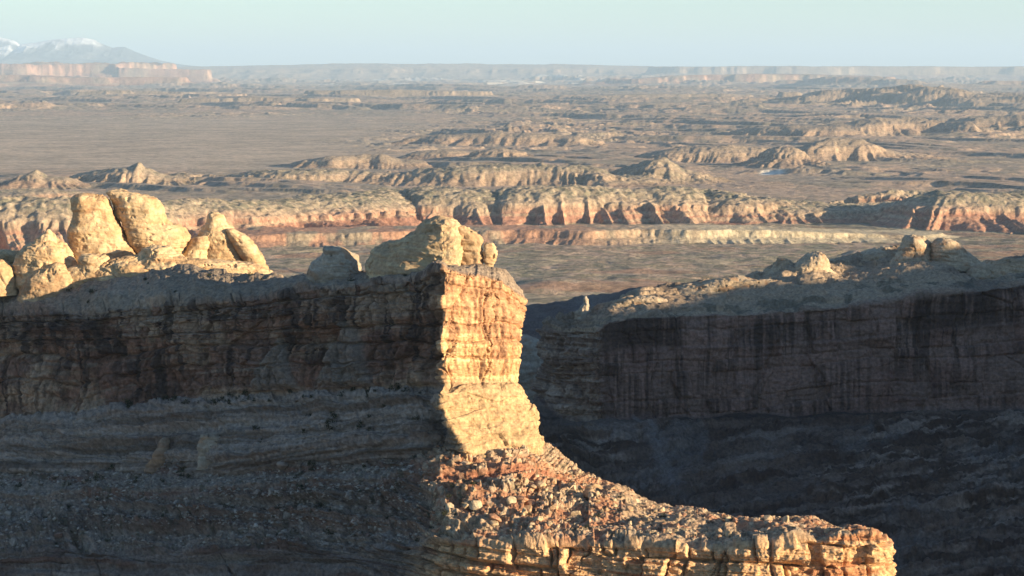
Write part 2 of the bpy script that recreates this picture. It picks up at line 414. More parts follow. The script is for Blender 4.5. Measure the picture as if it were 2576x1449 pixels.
# ================================================================== rounded rocks built from stacked sections
def stack(name, rows, Y, label, cat, group=None, depth=.8, e=2.3, rough=1.0, col=(CREAM, TAN), recede=None, seed=1, mat=None, step=.25, lip=0.0, shade_bands=.5, dz=0, tilt=0):
    R = np.array(rows, float)
    zt = []; ctr = []; hw = []
    for (py, xl, xr) in R:
        a = wp(xl, py, Y); b = wp(xr, py, Y)
        zt.append(a[2]); ctr.append((a[0] + b[0]) / 2); hw.append((b[0] - a[0]) / 2)
    zt = np.array(zt); ctr = np.array(ctr); hw = np.array(hw)
    # closing cap
    zt = np.concatenate([[zt[0] + hw[0] * .12], zt]); ctr = np.concatenate([[ctr[0]], ctr]); hw = np.concatenate([[.02], hw])
    n = max(24, int(np.sum(np.hypot(np.diff(zt), np.diff(hw))) / step))
    tt = np.linspace(0, len(zt) - 1, n)
    # arc-uniform resampling
    Lc = np.concatenate([[0], np.cumsum(np.hypot(np.diff(zt), np.maximum(np.abs(np.diff(hw)), .01)))])
    tt = np.interp(np.linspace(0, Lc[-1], n), Lc, np.arange(len(zt)))
    Z = catmull(zt[:, None], tt)[:, 0]; X = catmull(ctr[:, None], tt)[:, 0]; Wd = np.maximum(catmull(hw[:, None], tt)[:, 0], .01)
    per = 2 * math.pi * hw.max(); m = int(min(900, max(48, per / step)))
    th = np.linspace(0, 2 * math.pi, m, endpoint=False)
    ce = np.sign(np.cos(th)) * np.abs(np.cos(th)) ** (2 / e); se = np.sign(np.sin(th)) * np.abs(np.sin(th)) ** (2 / e)
    dmax = depth * (hw.max() * .45 + Wd * .55) * np.minimum(1, Wd / (hw.max() * .35 + .01))
    Px = X[:, None] + Wd[:, None] * ce[None]; Py = Y + dmax[:, None] * se[None]
    Pz = np.broadcast_to(Z[:, None], Px.shape).copy()
    if recede:
        x0 = wp(recede[0], 600, Y)[0]
        Py = Py + recede[1] * np.clip(x0 - Px, 0, None) + (recede[2] if len(recede) > 2 else 0) * np.clip(Px - x0, 0, None)
    Q = np.stack([Px, Py, Pz], -1)
    Nn = normals(Q, True)
    c0 = Q.mean((0, 1)); sgn = np.sign(np.sum(Nn * (Q - c0), -1).mean()); Nn = Nn * sgn
    big = min(3.0, hw.max() * .22)
    sc1 = 1 / (hw.max() * .9 + 1)
    wz = Q[..., 2] + fbm3(Q[..., 0] * .1, Q[..., 1] * .1, Q[..., 2] * .1, 2, seed) * 1.0 + tilt * Q[..., 0]
    d = fbm3(Q[..., 0] * sc1, Q[..., 1] * sc1, Q[..., 2] * sc1, 5, seed) * big * .62 * rough
    cr = rid2(Q[..., 0] * .13 + Q[..., 2] * .05, wz * .05 + Q[..., 1] * .1, 2, seed + 5)
    d -= ss(.90, .99, cr) * .7 * rough
    d += ledges(wz, Q[..., 0], seed + 2) * .38
    d += fbm3(Q[..., 0] * .8, Q[..., 1] * .8, Q[..., 2] * 1.5, 4, seed + 1) * .14 * rough
    pit = fbm3(Q[..., 0] * .5, Q[..., 1] * .5, Q[..., 2] * .5, 3, seed + 9)
    d -= ss(.62, .85, pit) * .5 * rough
    Q = Q + Nn * d[..., None]
    nb = fbm3(Q[..., 0] * .12, Q[..., 1] * .12, wz * .25, 4, seed + 4)
    nl = fbm2(wz * 1.1, Q[..., 0] * .05, 4, seed + 6)
    k = mix(col[0], col[1], ss(-.25, .45, nb + shade_bands * nl))
    k = mix(k, C(.34, .20, .11), ss(.35, .7, fbm3(Q[..., 0] * .2, Q[..., 1] * .2, wz * .5, 4, seed + 7)) * .7)
    k = k * (1 + .12 * nl[..., None])
    V = Q.reshape(-1, 3); fc = gridfaces(n, m, True)
    if sgn < 0 or True:
        pass
    o = mesh_from(name, V, fc, k.reshape(-1, 3), mat or M_SLICK)
    tag(o, label, cat, group)
    return o

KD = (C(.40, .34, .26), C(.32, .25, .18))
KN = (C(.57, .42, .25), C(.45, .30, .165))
Yk = 832
stack('hoodoo', [(484, 238, 262), (491, 214, 272), (501, 190, 281), (520, 189, 285), (537, 191, 287), (560, 183, 298), (577, 175, 308), (610, 172, 324), (640, 171, 342), (664, 172, 356), (715, 172, 362)], Yk,
      'broad flat-topped left half of the tallest cracked knob, dark along its left edge', 'hoodoo', 'rounded knobs on the fin', .75, 2.8, 1.0, KN, seed=3)
stack('hoodoo', [(481, 272, 314), (487, 266, 352), (496, 272, 394), (515, 282, 412), (543, 291, 419), (560, 302, 434), (582, 314, 465), (597, 322, 473), (622, 334, 463), (644, 346, 450), (664, 354, 440), (712, 356, 430)], Yk + 3,
      'right half of the tallest knob, overhanging bulge with pitted orange face', 'hoodoo', 'rounded knobs on the fin', .8, 2.6, 1.1, KN, seed=8)
stack('hoodoo', [(536, 533, 554), (542, 524, 565), (556, 520, 573), (571, 512, 586), (586, 505, 596), (604, 506, 606), (640, 512, 622), (684, 512, 640), (705, 512, 645)], Yk + 8,
      'small pointed sandstone knob with a dark cap, right of the tallest knob', 'hoodoo', 'rounded knobs on the fin', .8, 2.2, .9, KN, seed=12)
stack('slickrock_apron', [(652, 300, 520), (658, 230, 600), (668, 190, 655), (682, 160, 684), (700, 140, 700), (740, 120, 710)], Yk - 17,
      'broad low slickrock platform joining the feet of the sunlit knobs', 'rock platform', None, .16, 2.6, 1.6, KN, seed=17, step=.3)
stack('rock_rib', [(577, 570, 588), (588, 572, 612), (605, 582, 633), (636, 600, 655), (664, 620, 670), (684, 634, 682), (700, 640, 690)], Yk + 4,
      'smooth sunlit rib sloping down to the right end of the knobs', 'rock rib', 'rounded knobs on the fin', 1.1, 2.2, .6, KN, seed=15)
stack('rock_dome', [(591, 492, 524), (599, 478, 531), (615, 471, 530), (640, 460, 524), (665, 452, 530), (700, 446, 545)], Yk + 5,
      'low tan hump between the tallest knob and the pointed one', 'rock dome', 'rounded knobs on the fin', .9, 2.3, .8, KN, seed=18)
stack('rock_dome', [(614, 380, 400), (624, 366, 425), (645, 355, 455), (665, 350, 480), (705, 345, 500)], Yk - 16,
      'rough sunlit mound at the foot of the tallest knob', 'rock dome', 'rounded knobs on the fin', .9, 2.1, 1.3, KN, seed=19)
stack('rock_peak', [(578, 116, 126), (590, 104, 138), (606, 88, 152), (622, 66, 172), (640, 50, 188), (665, 44, 195), (725, 44, 195)], Yk - 12,
      'small pointed sandstone peak left of the tallest knob', 'rock peak', None, .9, 2.0, 1.2, KN, seed=22, tilt=.1)
stack('rock_dome', [(655, 136, 158), (667, 112, 177), (685, 84, 191), (700, 64, 199), (716, 54, 200), (735, 48, 192), (760, 44, 180)], Yk - 17,
      'big rounded boulder-like dome with mottled sunlit face below the left peak', 'rock dome', None, .8, 2.3, 1.0, (C(.48, .34, .2), C(.36, .24, .14)), seed=25)
stack('rock_dome', [(640, 205, 262), (652, 198, 275), (675, 196, 278), (700, 202, 276), (730, 205, 272)], Yk - 18,
      'squat lit block under the left half of the tallest knob', 'rock dome', None, .8, 2.4, 1.0, KN, seed=28)
stack('rock_dome', [(660, 285, 350), (672, 272, 380), (690, 265, 400), (730, 262, 410)], Yk - 18,
      'low rounded dome half in shade below the crack of the tallest knob', 'rock dome', None, .8, 2.3, 1.0, KN, seed=29)
stack('rock_dome', [(632, -30, 40), (640, -60, 62), (655, -80, 70), (690, -90, 75)], Yk + 5,
      'low pale dome cut by the left edge of the view', 'rock dome', None, .8, 2.2, 1.1, KN, seed=31)
stack('rock_dome', [(655, -60, 10), (668, -90, 28), (690, -110, 40), (740, -120, 50)], Yk - 12,
      'lower front dome cut by the left edge, partly sunlit', 'rock dome', None, .8, 2.2, 1.0, KN, seed=33)
stack('rock_dome', [(550, 1086, 1128), (557, 1066, 1144), (566, 1048, 1156), (577, 1034, 1160), (588, 1014, 1160), (600, 992, 1161), (608, 968, 1162), (624, 948, 1164), (649, 931, 1165), (668, 924, 1165), (720, 922, 1165)], 714,
      'large hump-backed sandstone dome on top of the tower, right side lit', 'rock dome', None, .60, 3.4, 1.3, (C(.55, .42, .25), C(.42, .30, .18)), recede=(1112, .7), seed=41, shade_bands=1.2)
stack('rock_dome', [(571, 1140, 1182), (580, 1136, 1198), (590, 1136, 1208), (607, 1138, 1216), (630, 1140, 1217), (655, 1142, 1216), (672, 1142, 1216), (700, 1142, 1216)], 714,
      'narrow rounded lobe with a brown hollow at the right of the tower-top dome', 'rock dome', None, .7, 3.4, 1.5, (C(.50, .36, .21), C(.42, .28, .16)), seed=44)
stack('balanced_boulder', [(612, 1225, 1240), (618, 1219, 1247), (630, 1217, 1250), (648, 1216, 1250), (662, 1217, 1247), (672, 1221, 1240), (688, 1224, 1236)], 712,
      'upright rounded boulder standing at the right end of the tower top', 'boulder', None, .8, 3.2, 1.2, KN, seed=47)
stack('rock_dome', [(621, 814, 842), (628, 811, 862), (640, 806, 882), (651, 796, 899), (665, 786, 906), (682, 776, 911), (704, 770, 914), (735, 768, 918)], 741,
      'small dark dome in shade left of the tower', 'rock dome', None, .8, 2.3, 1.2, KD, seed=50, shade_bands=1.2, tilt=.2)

# ================================================================== TALUS SPUR below the fin
st = []
for row in [
  # px, (py,Y) per line: back, crest, ledge top, ledge foot, mid, bench edge, cliff foot, low
  (-420, (1150, 880), (1172, 832), (1262, 812), (1274, 810), (1335, 796), (1398, 782), (1440, 776), (1700, 740)),
  (-150, (1150, 860), (1170, 812), (1258, 792), (1270, 790), (1330, 778), (1396, 764), (1436, 758), (1700, 722)),
  (0, (1150, 840), (1165, 798), (1250, 778), (1262, 776), (1326, 763), (1394, 748), (1430, 744), (1700, 708)),
  (300, (1148, 820), (1160, 768), (1240, 750), (1254, 748), (1322, 736), (1392, 724), (1425, 720), (1700, 690)),
  (600, (1135, 790), (1148, 738), (1226, 722), (1240, 720), (1318, 710), (1390, 700), (1420, 697), (1700, 668)),
  (760, (1110, 770), (1118, 722), (1218, 707), (1232, 705), (1315, 697), (1388, 688), (1420, 685), (1700, 655)),
  (900, (1090, 750), (1100, 708), (1208, 692), (1224, 690), (1312, 681), (1386, 674), (1424, 671), (1700, 640)),
  (1010, (1090, 740), (1100, 697), (1198, 679), (1216, 677), (1308, 664), (1378, 654), (1450, 651), (1700, 625)),
  (1100, (1090, 730), (1098, 688), (1190, 666), (1208, 664), (1302, 649), (1366, 641), (1500, 637), (1700, 618)),
  (1190, (1090, 730), (1108, 682), (1184, 664), (1202, 662), (1298, 645), (1370, 635), (1520, 631), (1720, 612)),
  (1300, (1090, 740), (1104, 688), (1180, 666), (1196, 664), (1294, 644), (1376, 630), (1530, 626), (1740, 606)),
  (1362, (1160, 760), (1118, 694), (1186, 672), (1200, 670), (1292, 645), (1374, 628), (1530, 624), (1740, 604)),
  (1430, (1240, 750), (1160, 692), (1212, 674), (1222, 672), (1292, 646), (1370, 627), (1530, 623), (1740, 602)),
  (1500, (1290, 735), (1203, 686), (1238, 670), (1246, 668), (1296, 645), (1372, 625), (1530, 621), (1740, 600)),
  (1640, (1350, 715), (1268, 668), (1282, 658), (1288, 657), (1316, 640), (1376, 620), (1530, 616), (1740, 596)),
  (1780, (1390, 695), (1288, 655), (1300, 648), (1306, 646), (1326, 634), (1382, 616), (1530, 612), (1740, 592)),
  (1930, (1400, 680), (1300, 646), (1308, 642), (1318, 640), (1330, 628), (1370, 612), (1530, 609), (1740, 590)),
  (2060, (1410, 665), (1314, 638), (1320, 634), (1326, 632), (1334, 624), (1358, 612), (1530, 609), (1740, 590)),
  (2160, (1430, 655), (1328, 631), (1330, 628), (1332, 626), (1336, 620), (1344, 612), (1530, 610), (1740, 592)),
  (2212, (1450, 650), (1340, 629), (1338, 626), (1338, 624), (1340, 620), (1350, 613), (1530, 612), (1740, 594)),
  (2236, (1480, 652), (1400, 634), (1380, 630), (1374, 627), (1372, 623), (1385, 617), (1530, 616), (1740, 600)),
  (2226, (1520, 660), (1480, 648), (1460, 644), (1450, 641), (1450, 638), (1460, 634), (1560, 632), (1740, 620)),
]:
    px = row[0]; st.append([(px, a, b) for a, b in row[1:]])
P, v, U = net(st, .30, [20, 90, 12, 95, 70, 110, 60])
P = smooth_rows(P, it=3)
S = arc(P); N0 = normals(P)
sg = -1 if N0[150, 300, 2] < 0 else 1
N0 = N0 * sg
lit = ss(1000, 1120, U)  # also drives the colours below: sunlit and shaded tones put into the rock
wz = P[..., 2] + fbm2(S * .015, v * .4, 3, 51) * 1.5 + np.interp(U, [-400, 0, 1050, 2240], [24, 15, 0, 2])
cl = ss(4.9, 5.05, v)
cb, cv = cell2(S * .13 + fbm2(S * .06, wz * .1, 3, 61) * .8, wz * .10 + fbm2(S * .05, wz * .1, 3, 62) * .4, seed=12)
cb2, cv2 = cell2(S * .42 + fbm2(S * .2, wz * .2, 3, 63) * .5, wz * .5 + fbm2(S * .2, wz * .2, 3, 64) * .4, seed=14)
rb, rv = cell2(P[..., 0] * .45 + fbm2(P[..., 0] * .3, P[..., 1] * .3, 2, 65) * .4, P[..., 1] * .45, seed=16)
rb2, rv2 = cell2(P[..., 0] * 1.1, P[..., 1] * 1.1, seed=18)
D = fbm3(P[..., 0] * .06, P[..., 1] * .06, P[..., 2] * .06, 6, 15) * 2.2 * (1 - .4 * cl)
D += fbm3(P[..., 0] * .5, P[..., 1] * .5, P[..., 2] * .8, 4, 16) * .45
D += ledges(wz, S, 71, 1.3) * (.55 + .5 * (1 - lit) * ss(2.9, 3.2, v) + .3 * cl)
lw = fbm2(wz * .35, S * .012, 4, 77, .6)
t1, x1_, c1_, f1_ = stairs(wz, S, 4.2, 131); t2, x2_, c2_, f2_ = stairs(wz, S, 1.5, 135)
lo_ = ss(2.4, 3.0, v) * (1 - .75 * lit) * (1 - cl)
D += lo_ * (t1 * x1_ * 2.8 + t2 * x2_ * 1.0)
D += np.tanh(lw * 3.2) * 1.5 * ss(2.6, 3.2, v) * (1 - .6 * lit)
sx2 = S + 1.5 * fbm2(S * .08, wz * .1, 4, 57); sy2 = wz + .8 * fbm2(S * .05, wz * .08, 4, 58)
q1, g1 = blocks(sx2, sy2, 12.0, 9.0, seed=71); q2, g2 = blocks(sx2, sy2, 3.4, 2.2, seed=72)
D += cl * ss(900, 1050, U) * ((q1 - .5) * 4.2 + (q2 - .5) * .5 - 2.2 * np.exp(-(g1 / .45) ** 2) * ss(-.2, .1, fbm2(S * .15, wz * .2, 2, 78)))
fl2 = rid2(S * .10 + fbm2(S * .08, wz * .12, 3, 72) * .5, wz * .02, 4, 73)
D += cl * ((cv - .5) * 1.0 * ss(950, 1060, U) + (fl2 - .6) * 1.4 * ss(950, 1060, U) + (cv2 - .5) * .6 + ledges(wz * .5, S, 74, 1.0) * .3)
D -= cl * 2.4 * ss(.94, 1.0, rid2(S * .055 + fbm2(S * .1, wz * .15, 3, 75) * .3, wz * .01, 1, 76))
bould = ss(.52, .85, rv) * ss(.03, .22, rb) * (1 - cl) * ss(.9, 1.2, v)
flat_ = 1 - .75 * ss(1430, 1650, U)
D += bould * (.5 + .9 * lit) * flat_ * (.08 + .92 * ss(-.1, .3, fbm2(P[..., 0] * .05, P[..., 1] * .05, 3, 66)))
D += ss(.4, .8, rv2) * ss(.03, .2, rb2) * .35 * (1 - cl) * flat_
p1, h1 = blocks(S + 3 * fbm2(S * .05, wz * .05, 3, 59), wz * 1.0 + 1.0 * fbm2(S * .04, v * 2, 3, 60), 7.0, 4.0, seed=73)
D += (1 - cl) * ss(2.9, 3.1, v) * (p1 - .5) * (1.2 + 1.2 * flat_)
edge = np.exp(-((v - 2.0) / .10) ** 2)
D += edge * (.9 + .5 * fbm2(S * .25, S * 0, 3, 68)) * (1 - ss(1420, 1520, U))
edge2 = np.exp(-((v - 4.92) / .06) ** 2)
D += edge2 * .8 * (cv - .2)
P = P + N0 * D[..., None]
nb = fbm2(P[..., 0] * .05, P[..., 1] * .08, 5, 81); nl = fbm2(wz * .7, S * .02, 4, 82)
col = mix(C(.27, .22, .18), C(.17, .12, .095), ss(-.2, .4, nb + .6 * nl))
col = mix(col, C(.20, .10, .07), ss(.2, .6, nl + .3 * nb) * .5)
col = mix(col, mix(C(.44, .30, .185), C(.45, .22, .12), ss(-.1, .3, nb)), lit * .85)  # brighter, warmer sunlit tone painted over the darker shaded one
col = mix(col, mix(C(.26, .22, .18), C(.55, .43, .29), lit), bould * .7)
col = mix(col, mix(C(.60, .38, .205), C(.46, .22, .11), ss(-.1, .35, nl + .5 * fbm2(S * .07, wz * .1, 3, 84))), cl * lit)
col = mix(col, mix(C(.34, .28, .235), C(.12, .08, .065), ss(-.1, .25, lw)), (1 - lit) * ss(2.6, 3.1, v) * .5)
col = mix(col, mix(C(.13, .075, .055), C(.24, .15, .11), c1_), lo_ * x1_ * ss(.25, .45, f1_) * .6)
col = mix(col, C(.36, .30, .25), lo_ * x1_ * ss(.16, .02, f1_) * .7)
col = mix(col, C(.30, .13, .08), ss(1.98, 2.05, v) * (1 - ss(3.0, 3.1, v)) * (.15 + .55 * lit))
col = mix(col, C(.09, .09, .06), ss(.45, .7, fbm2(P[..., 0] * .5, P[..., 1] * .5, 3, 86)) * (1 - cl) * .55)
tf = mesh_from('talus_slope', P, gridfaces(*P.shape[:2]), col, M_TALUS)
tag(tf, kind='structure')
TAL, TV, TU = P, v, U

# ------------------------------------------------------------------ boulders, scree and shrubs on the slope
rng = random.Random(5)
def rock_mesh(name, seed, n=16, sub=True, mat=None, colr=(.4, .3, .2)):
    r_ = random.Random(seed); bm = bmesh.new()
    sx_, sy_, sz_ = r_.uniform(.8, 1.25), r_.uniform(.7, 1.1), r_.uniform(.55, .95)
    for i in range(n):
        a = r_.uniform(0, 6.283); z = r_.uniform(-1, 1); q = math.sqrt(1 - z * z)
        k = r_.uniform(.85, 1.1)
        bm.verts.new((q * math.cos(a) * sx_ * k, q * math.sin(a) * sy_ * k, z * sz_ * k))
    h = bmesh.ops.convex_hull(bm, input=bm.verts)
    bmesh.ops.delete(bm, geom=[e for e in bm.verts if not e.link_faces], context='VERTS')
    if sub:
        bmesh.ops.bevel(bm, geom=bm.edges[:], offset=.09, segments=1, affect='EDGES')
        bmesh.ops.triangulate(bm, faces=bm.faces[:])
    me = bpy.data.meshes.new(name); bm.to_mesh(me); bm.free()
    ca = me.color_attributes.new('Col', 'FLOAT_COLOR', 'POINT')
    ca.data.foreach_set('color', np.tile(np.array([*colr, 1], np.float32), len(me.vertices)))
    me.materials.append(mat or M_TALUS)
    return me
RM_LIT = [rock_mesh('boulder', 100 + i, rng.choice([9, 11, 14]), colr=[(.50, .37, .23), (.44, .29, .17), (.42, .23, .14), (.50, .39, .26)][i % 4]) for i in range(10)]  # boulders for the sunlit side, the light put into a brighter colour
RM_SHADED = [rock_mesh('boulder', 140 + i, rng.choice([9, 11, 14]), colr=[(.33, .28, .23), (.28, .22, .175), (.24, .155, .12)][i % 3]) for i in range(8)]  # boulders for the shaded side, the shade put into a darker, greyer colour
def spots(Pn, vn, Un, v0, v1, u0, u1, n, seed):
    m = np.argwhere((vn > v0) & (vn < v1) & (Un > u0) & (Un < u1))
    rr = np.random.RandomState(seed)
    # even over area, not over samples
    a = m[rr.randint(0, len(m), n)]
    return Pn[a[:, 0], a[:, 1]], rr
def place_rock(p, size, mesh, label, group, cat='boulder', rr=rng):
    o = bpy.data.objects.new('boulder', mesh); put(o)
    o.location = (p[0], p[1], p[2] + size * .25); o.scale = (size,) * 3
    o.rotation_euler = (rr.uniform(-.4, .4), rr.uniform(-.4, .4), rr.uniform(0, 6.28))
    tag(o, label, cat, group)
for (v0, v1, u0, u1, n, lo, hi, ms, lb, gp) in [
    (3.0, 4.7, 1080, 1520, 85, .7, 2.3, RM_LIT, 'angular tan boulder among the rubble on the sunlit slope right below the tower', 'boulders on the sunlit slope'),
    (2.0, 4.6, 1520, 2150, 45, .6, 2.0, RM_LIT, 'small sunlit block lying on the flat spur that runs out to the right', 'blocks on the sunlit spur'),
    (.95, 1.9, 1080, 1400, 22, .4, 1.1, RM_LIT, 'small block on the lit apron at the very foot of the tower', 'blocks at the foot of the tower'),
    (3.0, 4.8, -60, 1040, 100, .6, 2.2, RM_SHADED, 'grey boulder in shade on the ledgy slope at the lower left', 'boulders on the shaded lower slope'),
    (.95, 1.95, -60, 1040, 45, .5, 1.4, RM_SHADED, 'grey rock in shade on the debris apron under the left wall', 'rocks on the shaded debris apron')]:
    pts, rr = spots(TAL, TV, TU, v0, v1, u0, u1, n, int(u1 + v0 * 10))
    for k_, p in enumerate(pts):
        sz_ = lo + (hi - lo) * rr.rand() ** 2.2
        place_rock(p, sz_, ms[rr.randint(len(ms))], lb, gp)
def scree(name, v0, v1, u0, u1, n, lo, hi, ms, seed):
    pts, rr = spots(TAL, TV, TU, v0, v1, u0, u1, n, seed)
    Vs = []; Fs = []; Cs = []; off = 0
    prot = []
    for me in ms[:5]:
        bm = bmesh.new(); bm.from_mesh(me)
        bmesh.ops.triangulate(bm, faces=bm.faces[:])
        prot.append((np.array([v_.co[:] for v_ in bm.verts]), np.array([[q.index for q in f.verts] for f in bm.faces]), np.array(me.color_attributes['Col'].data[0].color[:3]))); bm.free()
    for p in pts:
        pv, pf, pc = prot[rr.randint(len(prot))]
        a = rr.rand() * 6.28; ca_, sa_ = math.cos(a), math.sin(a); s_ = lo + (hi - lo) * rr.rand() ** 2
        q = pv * s_ * (1, .8 + .4 * rr.rand(), .7 + .5 * rr.rand()); q = np.stack([q[:, 0] * ca_ - q[:, 1] * sa_, q[:, 0] * sa_ + q[:, 1] * ca_, q[:, 2]], 1) + p
        Vs.append(q); Fs.append(pf + off); off += len(pv); Cs.append(np.tile(pc * (.75 + .5 * rr.rand()), (len(pv), 1)))
    tag(mesh_from(name, np.concatenate(Vs), np.concatenate(Fs), np.concatenate(Cs), M_TALUS, smooth=False), kind='stuff')
LOW_LIT = [rock_mesh('scree', 200 + i, 9, False, colr=[(.50, .38, .25), (.44, .30, .19), (.40, .22, .14), (.36, .28, .20)][i % 4]) for i in range(5)]  # stones for the sunlit side, coloured warmer to suit the light
LOW_SHADED = [rock_mesh('scree', 220 + i, 9, False, colr=[(.36, .31, .26), (.26, .20, .16), (.42, .36, .30)][i % 3]) for i in range(5)]  # stones for the shaded side, shade put into the greyer colour
scree('scree', .9, 4.8, 1050, 2180, 3600, .12, .8, LOW_LIT, 31)
scree('scree', .9, 4.8, -200, 1060, 9000, .15, 1.15, LOW_SHADED, 32)

M_LEAF = rock_mat('shrub leaves', 2.0, .3, .2, .4)
def shrub_mesh(seed, n=260):
    r_ = np.random.RandomState(seed); Vs = []; cs = []
    cl_ = r_.randn(7, 3) * (.45, .45, .25) + (0, 0, .45)
    for i in range(n):
        c_ = cl_[r_.randint(7)] + r_.randn(3) * .2; c_[2] = max(c_[2], .05)
        t_ = r_.randn(3, 3) * .10; Vs.append(c_ + t_); cs.append(np.tile(C(.040, .045, .026) * (.6 + .9 * r_.rand()), (3, 1)))
    for j in range(5):                                  # woody stems
        a_ = cl_[j]; b_ = C(0, 0, -.3)
        Vs.append(np.stack([b_ + (.04, 0, 0), b_ - (.04, 0, 0), a_])); cs.append(np.tile(C(.10, .07, .05), (3, 1)))
    V = np.concatenate(Vs); 
    o = mesh_from('shrub', V, np.arange(len(V)).reshape(-1, 3), np.concatenate(cs), M_LEAF, smooth=False)
    me = o.data; bpy.data.objects.remove(o); return me
SM = [shrub_mesh(400 + i) for i in range(5)]
def shrub(p, size, label, group, rr):
    o = bpy.data.objects.new('shrub', SM[rr.randint(5)]); put(o)
    o.location = (p[0], p[1], p[2]); o.scale = (size, size, size * (.8 + .5 * rr.rand())); o.rotation_euler = (0, 0, rr.rand() * 6.28)
    tag(o, label, 'shrub', group)
FV = np.broadcast_to(np.concatenate([i_ + np.arange(k_) / k_ for i_, k_ in enumerate([6, 8, 60, 40, 110, 95, 16, 60, 55, 20])] + [np.array([10.0])])[:, None], FIN.shape[:2])
for (Pn, vn, Un, v0, v1, u0, u1, n, lo, hi, lb, gp) in [
    (FIN, FV, FU, 6.0, 7.1, 300, 1080, 34, .5, 1.2, 'dark shrub on the narrow bench at the foot of the left wall', 'shrubs along the bench'),
    (FIN, FV, FU, 7.4, 8.6, 600, 1080, 12, .6, 1.3, 'dark shrub on the bare rock slope under the left wall', 'shrubs on the rock slope'),
    (FIN, FV, FU, 2.1, 3.6, 60, 1050, 16, .4, .9, 'low shrub on the rounded top of the left wall', 'shrubs on top of the wall'),
    (TAL, TV, TU, .95, 1.9, -60, 1050, 60, .5, 1.3, 'dark shrub in the shaded debris apron under the left wall', 'shrubs on the debris apron'),
    (TAL, TV, TU, 3.0, 4.8, -60, 1040, 40, .4, 1.0, 'dark shrub between ledges on the shaded lower slope', 'shrubs on the shaded lower slope'),
    (TAL, TV, TU, 2.9, 4.7, 1060, 1900, 36, .35, .8, 'small dry shrub between boulders on the sunlit slope', 'shrubs on the sunlit slope')]:
    pts, rr = spots(Pn, vn, Un, v0, v1, u0, u1, n, int(u0 + v0 * 13 + n))
    for p in pts: shrub(p, 1.5 * (lo + (hi - lo) * rr.rand() ** 2), lb, gp, rr)
big = np.random.RandomState(1)
shrub(wp(905, 1108, 704), 2.6, 'largest dark juniper bush on the shaded debris fan left of the tower base', None, big)
shrub(wp(836, 1078, 712), 2.0, 'second largest dark bush, up the debris fan beside the largest one', None, big)
for (px, py, Y_, s_, lb) in [(712, 1176, 716, 3.0, 'big pale boulder leaning on the shaded debris apron below the wall')]:
    place_rock(wp(px, py, Y_), s_, RM_SHADED[1], lb, None)

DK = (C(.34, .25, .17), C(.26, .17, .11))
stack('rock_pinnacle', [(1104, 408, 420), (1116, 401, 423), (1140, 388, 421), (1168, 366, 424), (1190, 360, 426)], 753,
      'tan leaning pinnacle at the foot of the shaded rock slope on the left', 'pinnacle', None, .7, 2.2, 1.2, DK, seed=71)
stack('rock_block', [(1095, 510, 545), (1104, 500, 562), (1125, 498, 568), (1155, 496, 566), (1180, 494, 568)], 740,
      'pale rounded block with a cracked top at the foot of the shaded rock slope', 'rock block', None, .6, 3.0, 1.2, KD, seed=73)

# ================================================================== RIGHT CLIFF
def yc(px): return 1000 + (px - 1500) * .03
sk = [(1400, 812), (1428, 797), (1450, 780), (1463, 776), (1490, 768), (1540, 756), (1608, 741), (1638, 738), (1678, 722), (1738, 714), (1838, 706), (1913, 688), (1958, 664), (2048, 652),
      (2083, 657), (2138, 648), (2200, 634), (2263, 622), (2318, 612), (2368, 612), (2413, 640), (2478, 674), (2538, 654), (2620, 640), (2760, 620), (3000, 600)]
skx = [a for a, b in sk]; sky_ = [b for a, b in sk]
ex = [1503, 1538, 1598, 1788, 1913, 2113, 2263, 2438, 2576, 2760, 3000]; ey = [834, 808, 797, 791, 790, 776, 756, 733, 716, 695, 670]
bx = [1503, 1588, 1758, 1913, 2113, 2338, 2576, 2800, 3000]; by = [1046, 1042, 1048, 1044, 1034, 1027, 1021, 1010, 1000]
st = []
st.append([(1425, 990, 1150), (1425, 960, 1120), (1420, 930, 1100), (1420, 930, 1090), (1415, 960, 1085), (1410, 1000, 1080), (1400, 1060, 1075), (1400, 1110, 1060), (1380, 1200, 1000), (1380, 1300, 950), (1380, 1500, 900), (1380, 1700, 860)])
st.append([(1385, 880, 1100), (1378, 830, 1080), (1374, 822, 1065), (1372, 820, 1058), (1370, 832, 1052), (1362, 900, 1050), (1350, 990, 1046), (1340, 1050, 1030), (1335, 1150, 985), (1330, 1240, 930), (1330, 1450, 880), (1330, 1700, 840)])
st.append([(1412, 880, 1100), (1410, 812, 1060), (1410, 806, 1046), (1405, 812, 1036), (1400, 835, 1028), (1390, 905, 1026), (1375, 1010, 1024), (1365, 1068, 1010), (1365, 1160, 970), (1370, 1240, 920), (1370, 1450, 870), (1370, 1700, 830)])
st.append([(1450, 880, 1100), (1450, 792, 1056), (1450, 784, 1042), (1450, 800, 1028), (1450, 832, 1016), (1440, 910, 1014), (1428, 1050, 1010), (1425, 1080, 1000), (1425, 1165, 955), (1425, 1242, 910), (1430, 1450, 860), (1430, 1700, 820)])
for px in [1500, 1540, 1598, 1650, 1700, 1760, 1838, 1913, 1958, 2000, 2048, 2090, 2138, 2200, 2263, 2318, 2368, 2413, 2478, 2538, 2620, 2760, 3000]:
    s_ = np.interp(px, skx, sky_); e_ = np.interp(px, ex, ey); b_ = np.interp(px, bx, by); Y = yc(px)
    back = np.interp(px, [1500, 1700, 2000, 2400, 3000], [40, 60, 90, 110, 120])
    st.append([(px, s_ + 90, Y + back + 90), (px, s_ + 8, Y + back + 20), (px, s_, Y + back), (px, s_ * .45 + e_ * .55, Y + back * .35), (px, e_, Y), (px, e_ * .68 + b_ * .32, Y - .5), (px, b_, Y - 3),
               (px, b_ + 18, Y - 14), (px, b_ + 105, Y - 60), (px, b_ + 200, Y - 105), (px, 1455, Y - 170), (px, 1700, Y - 210)])
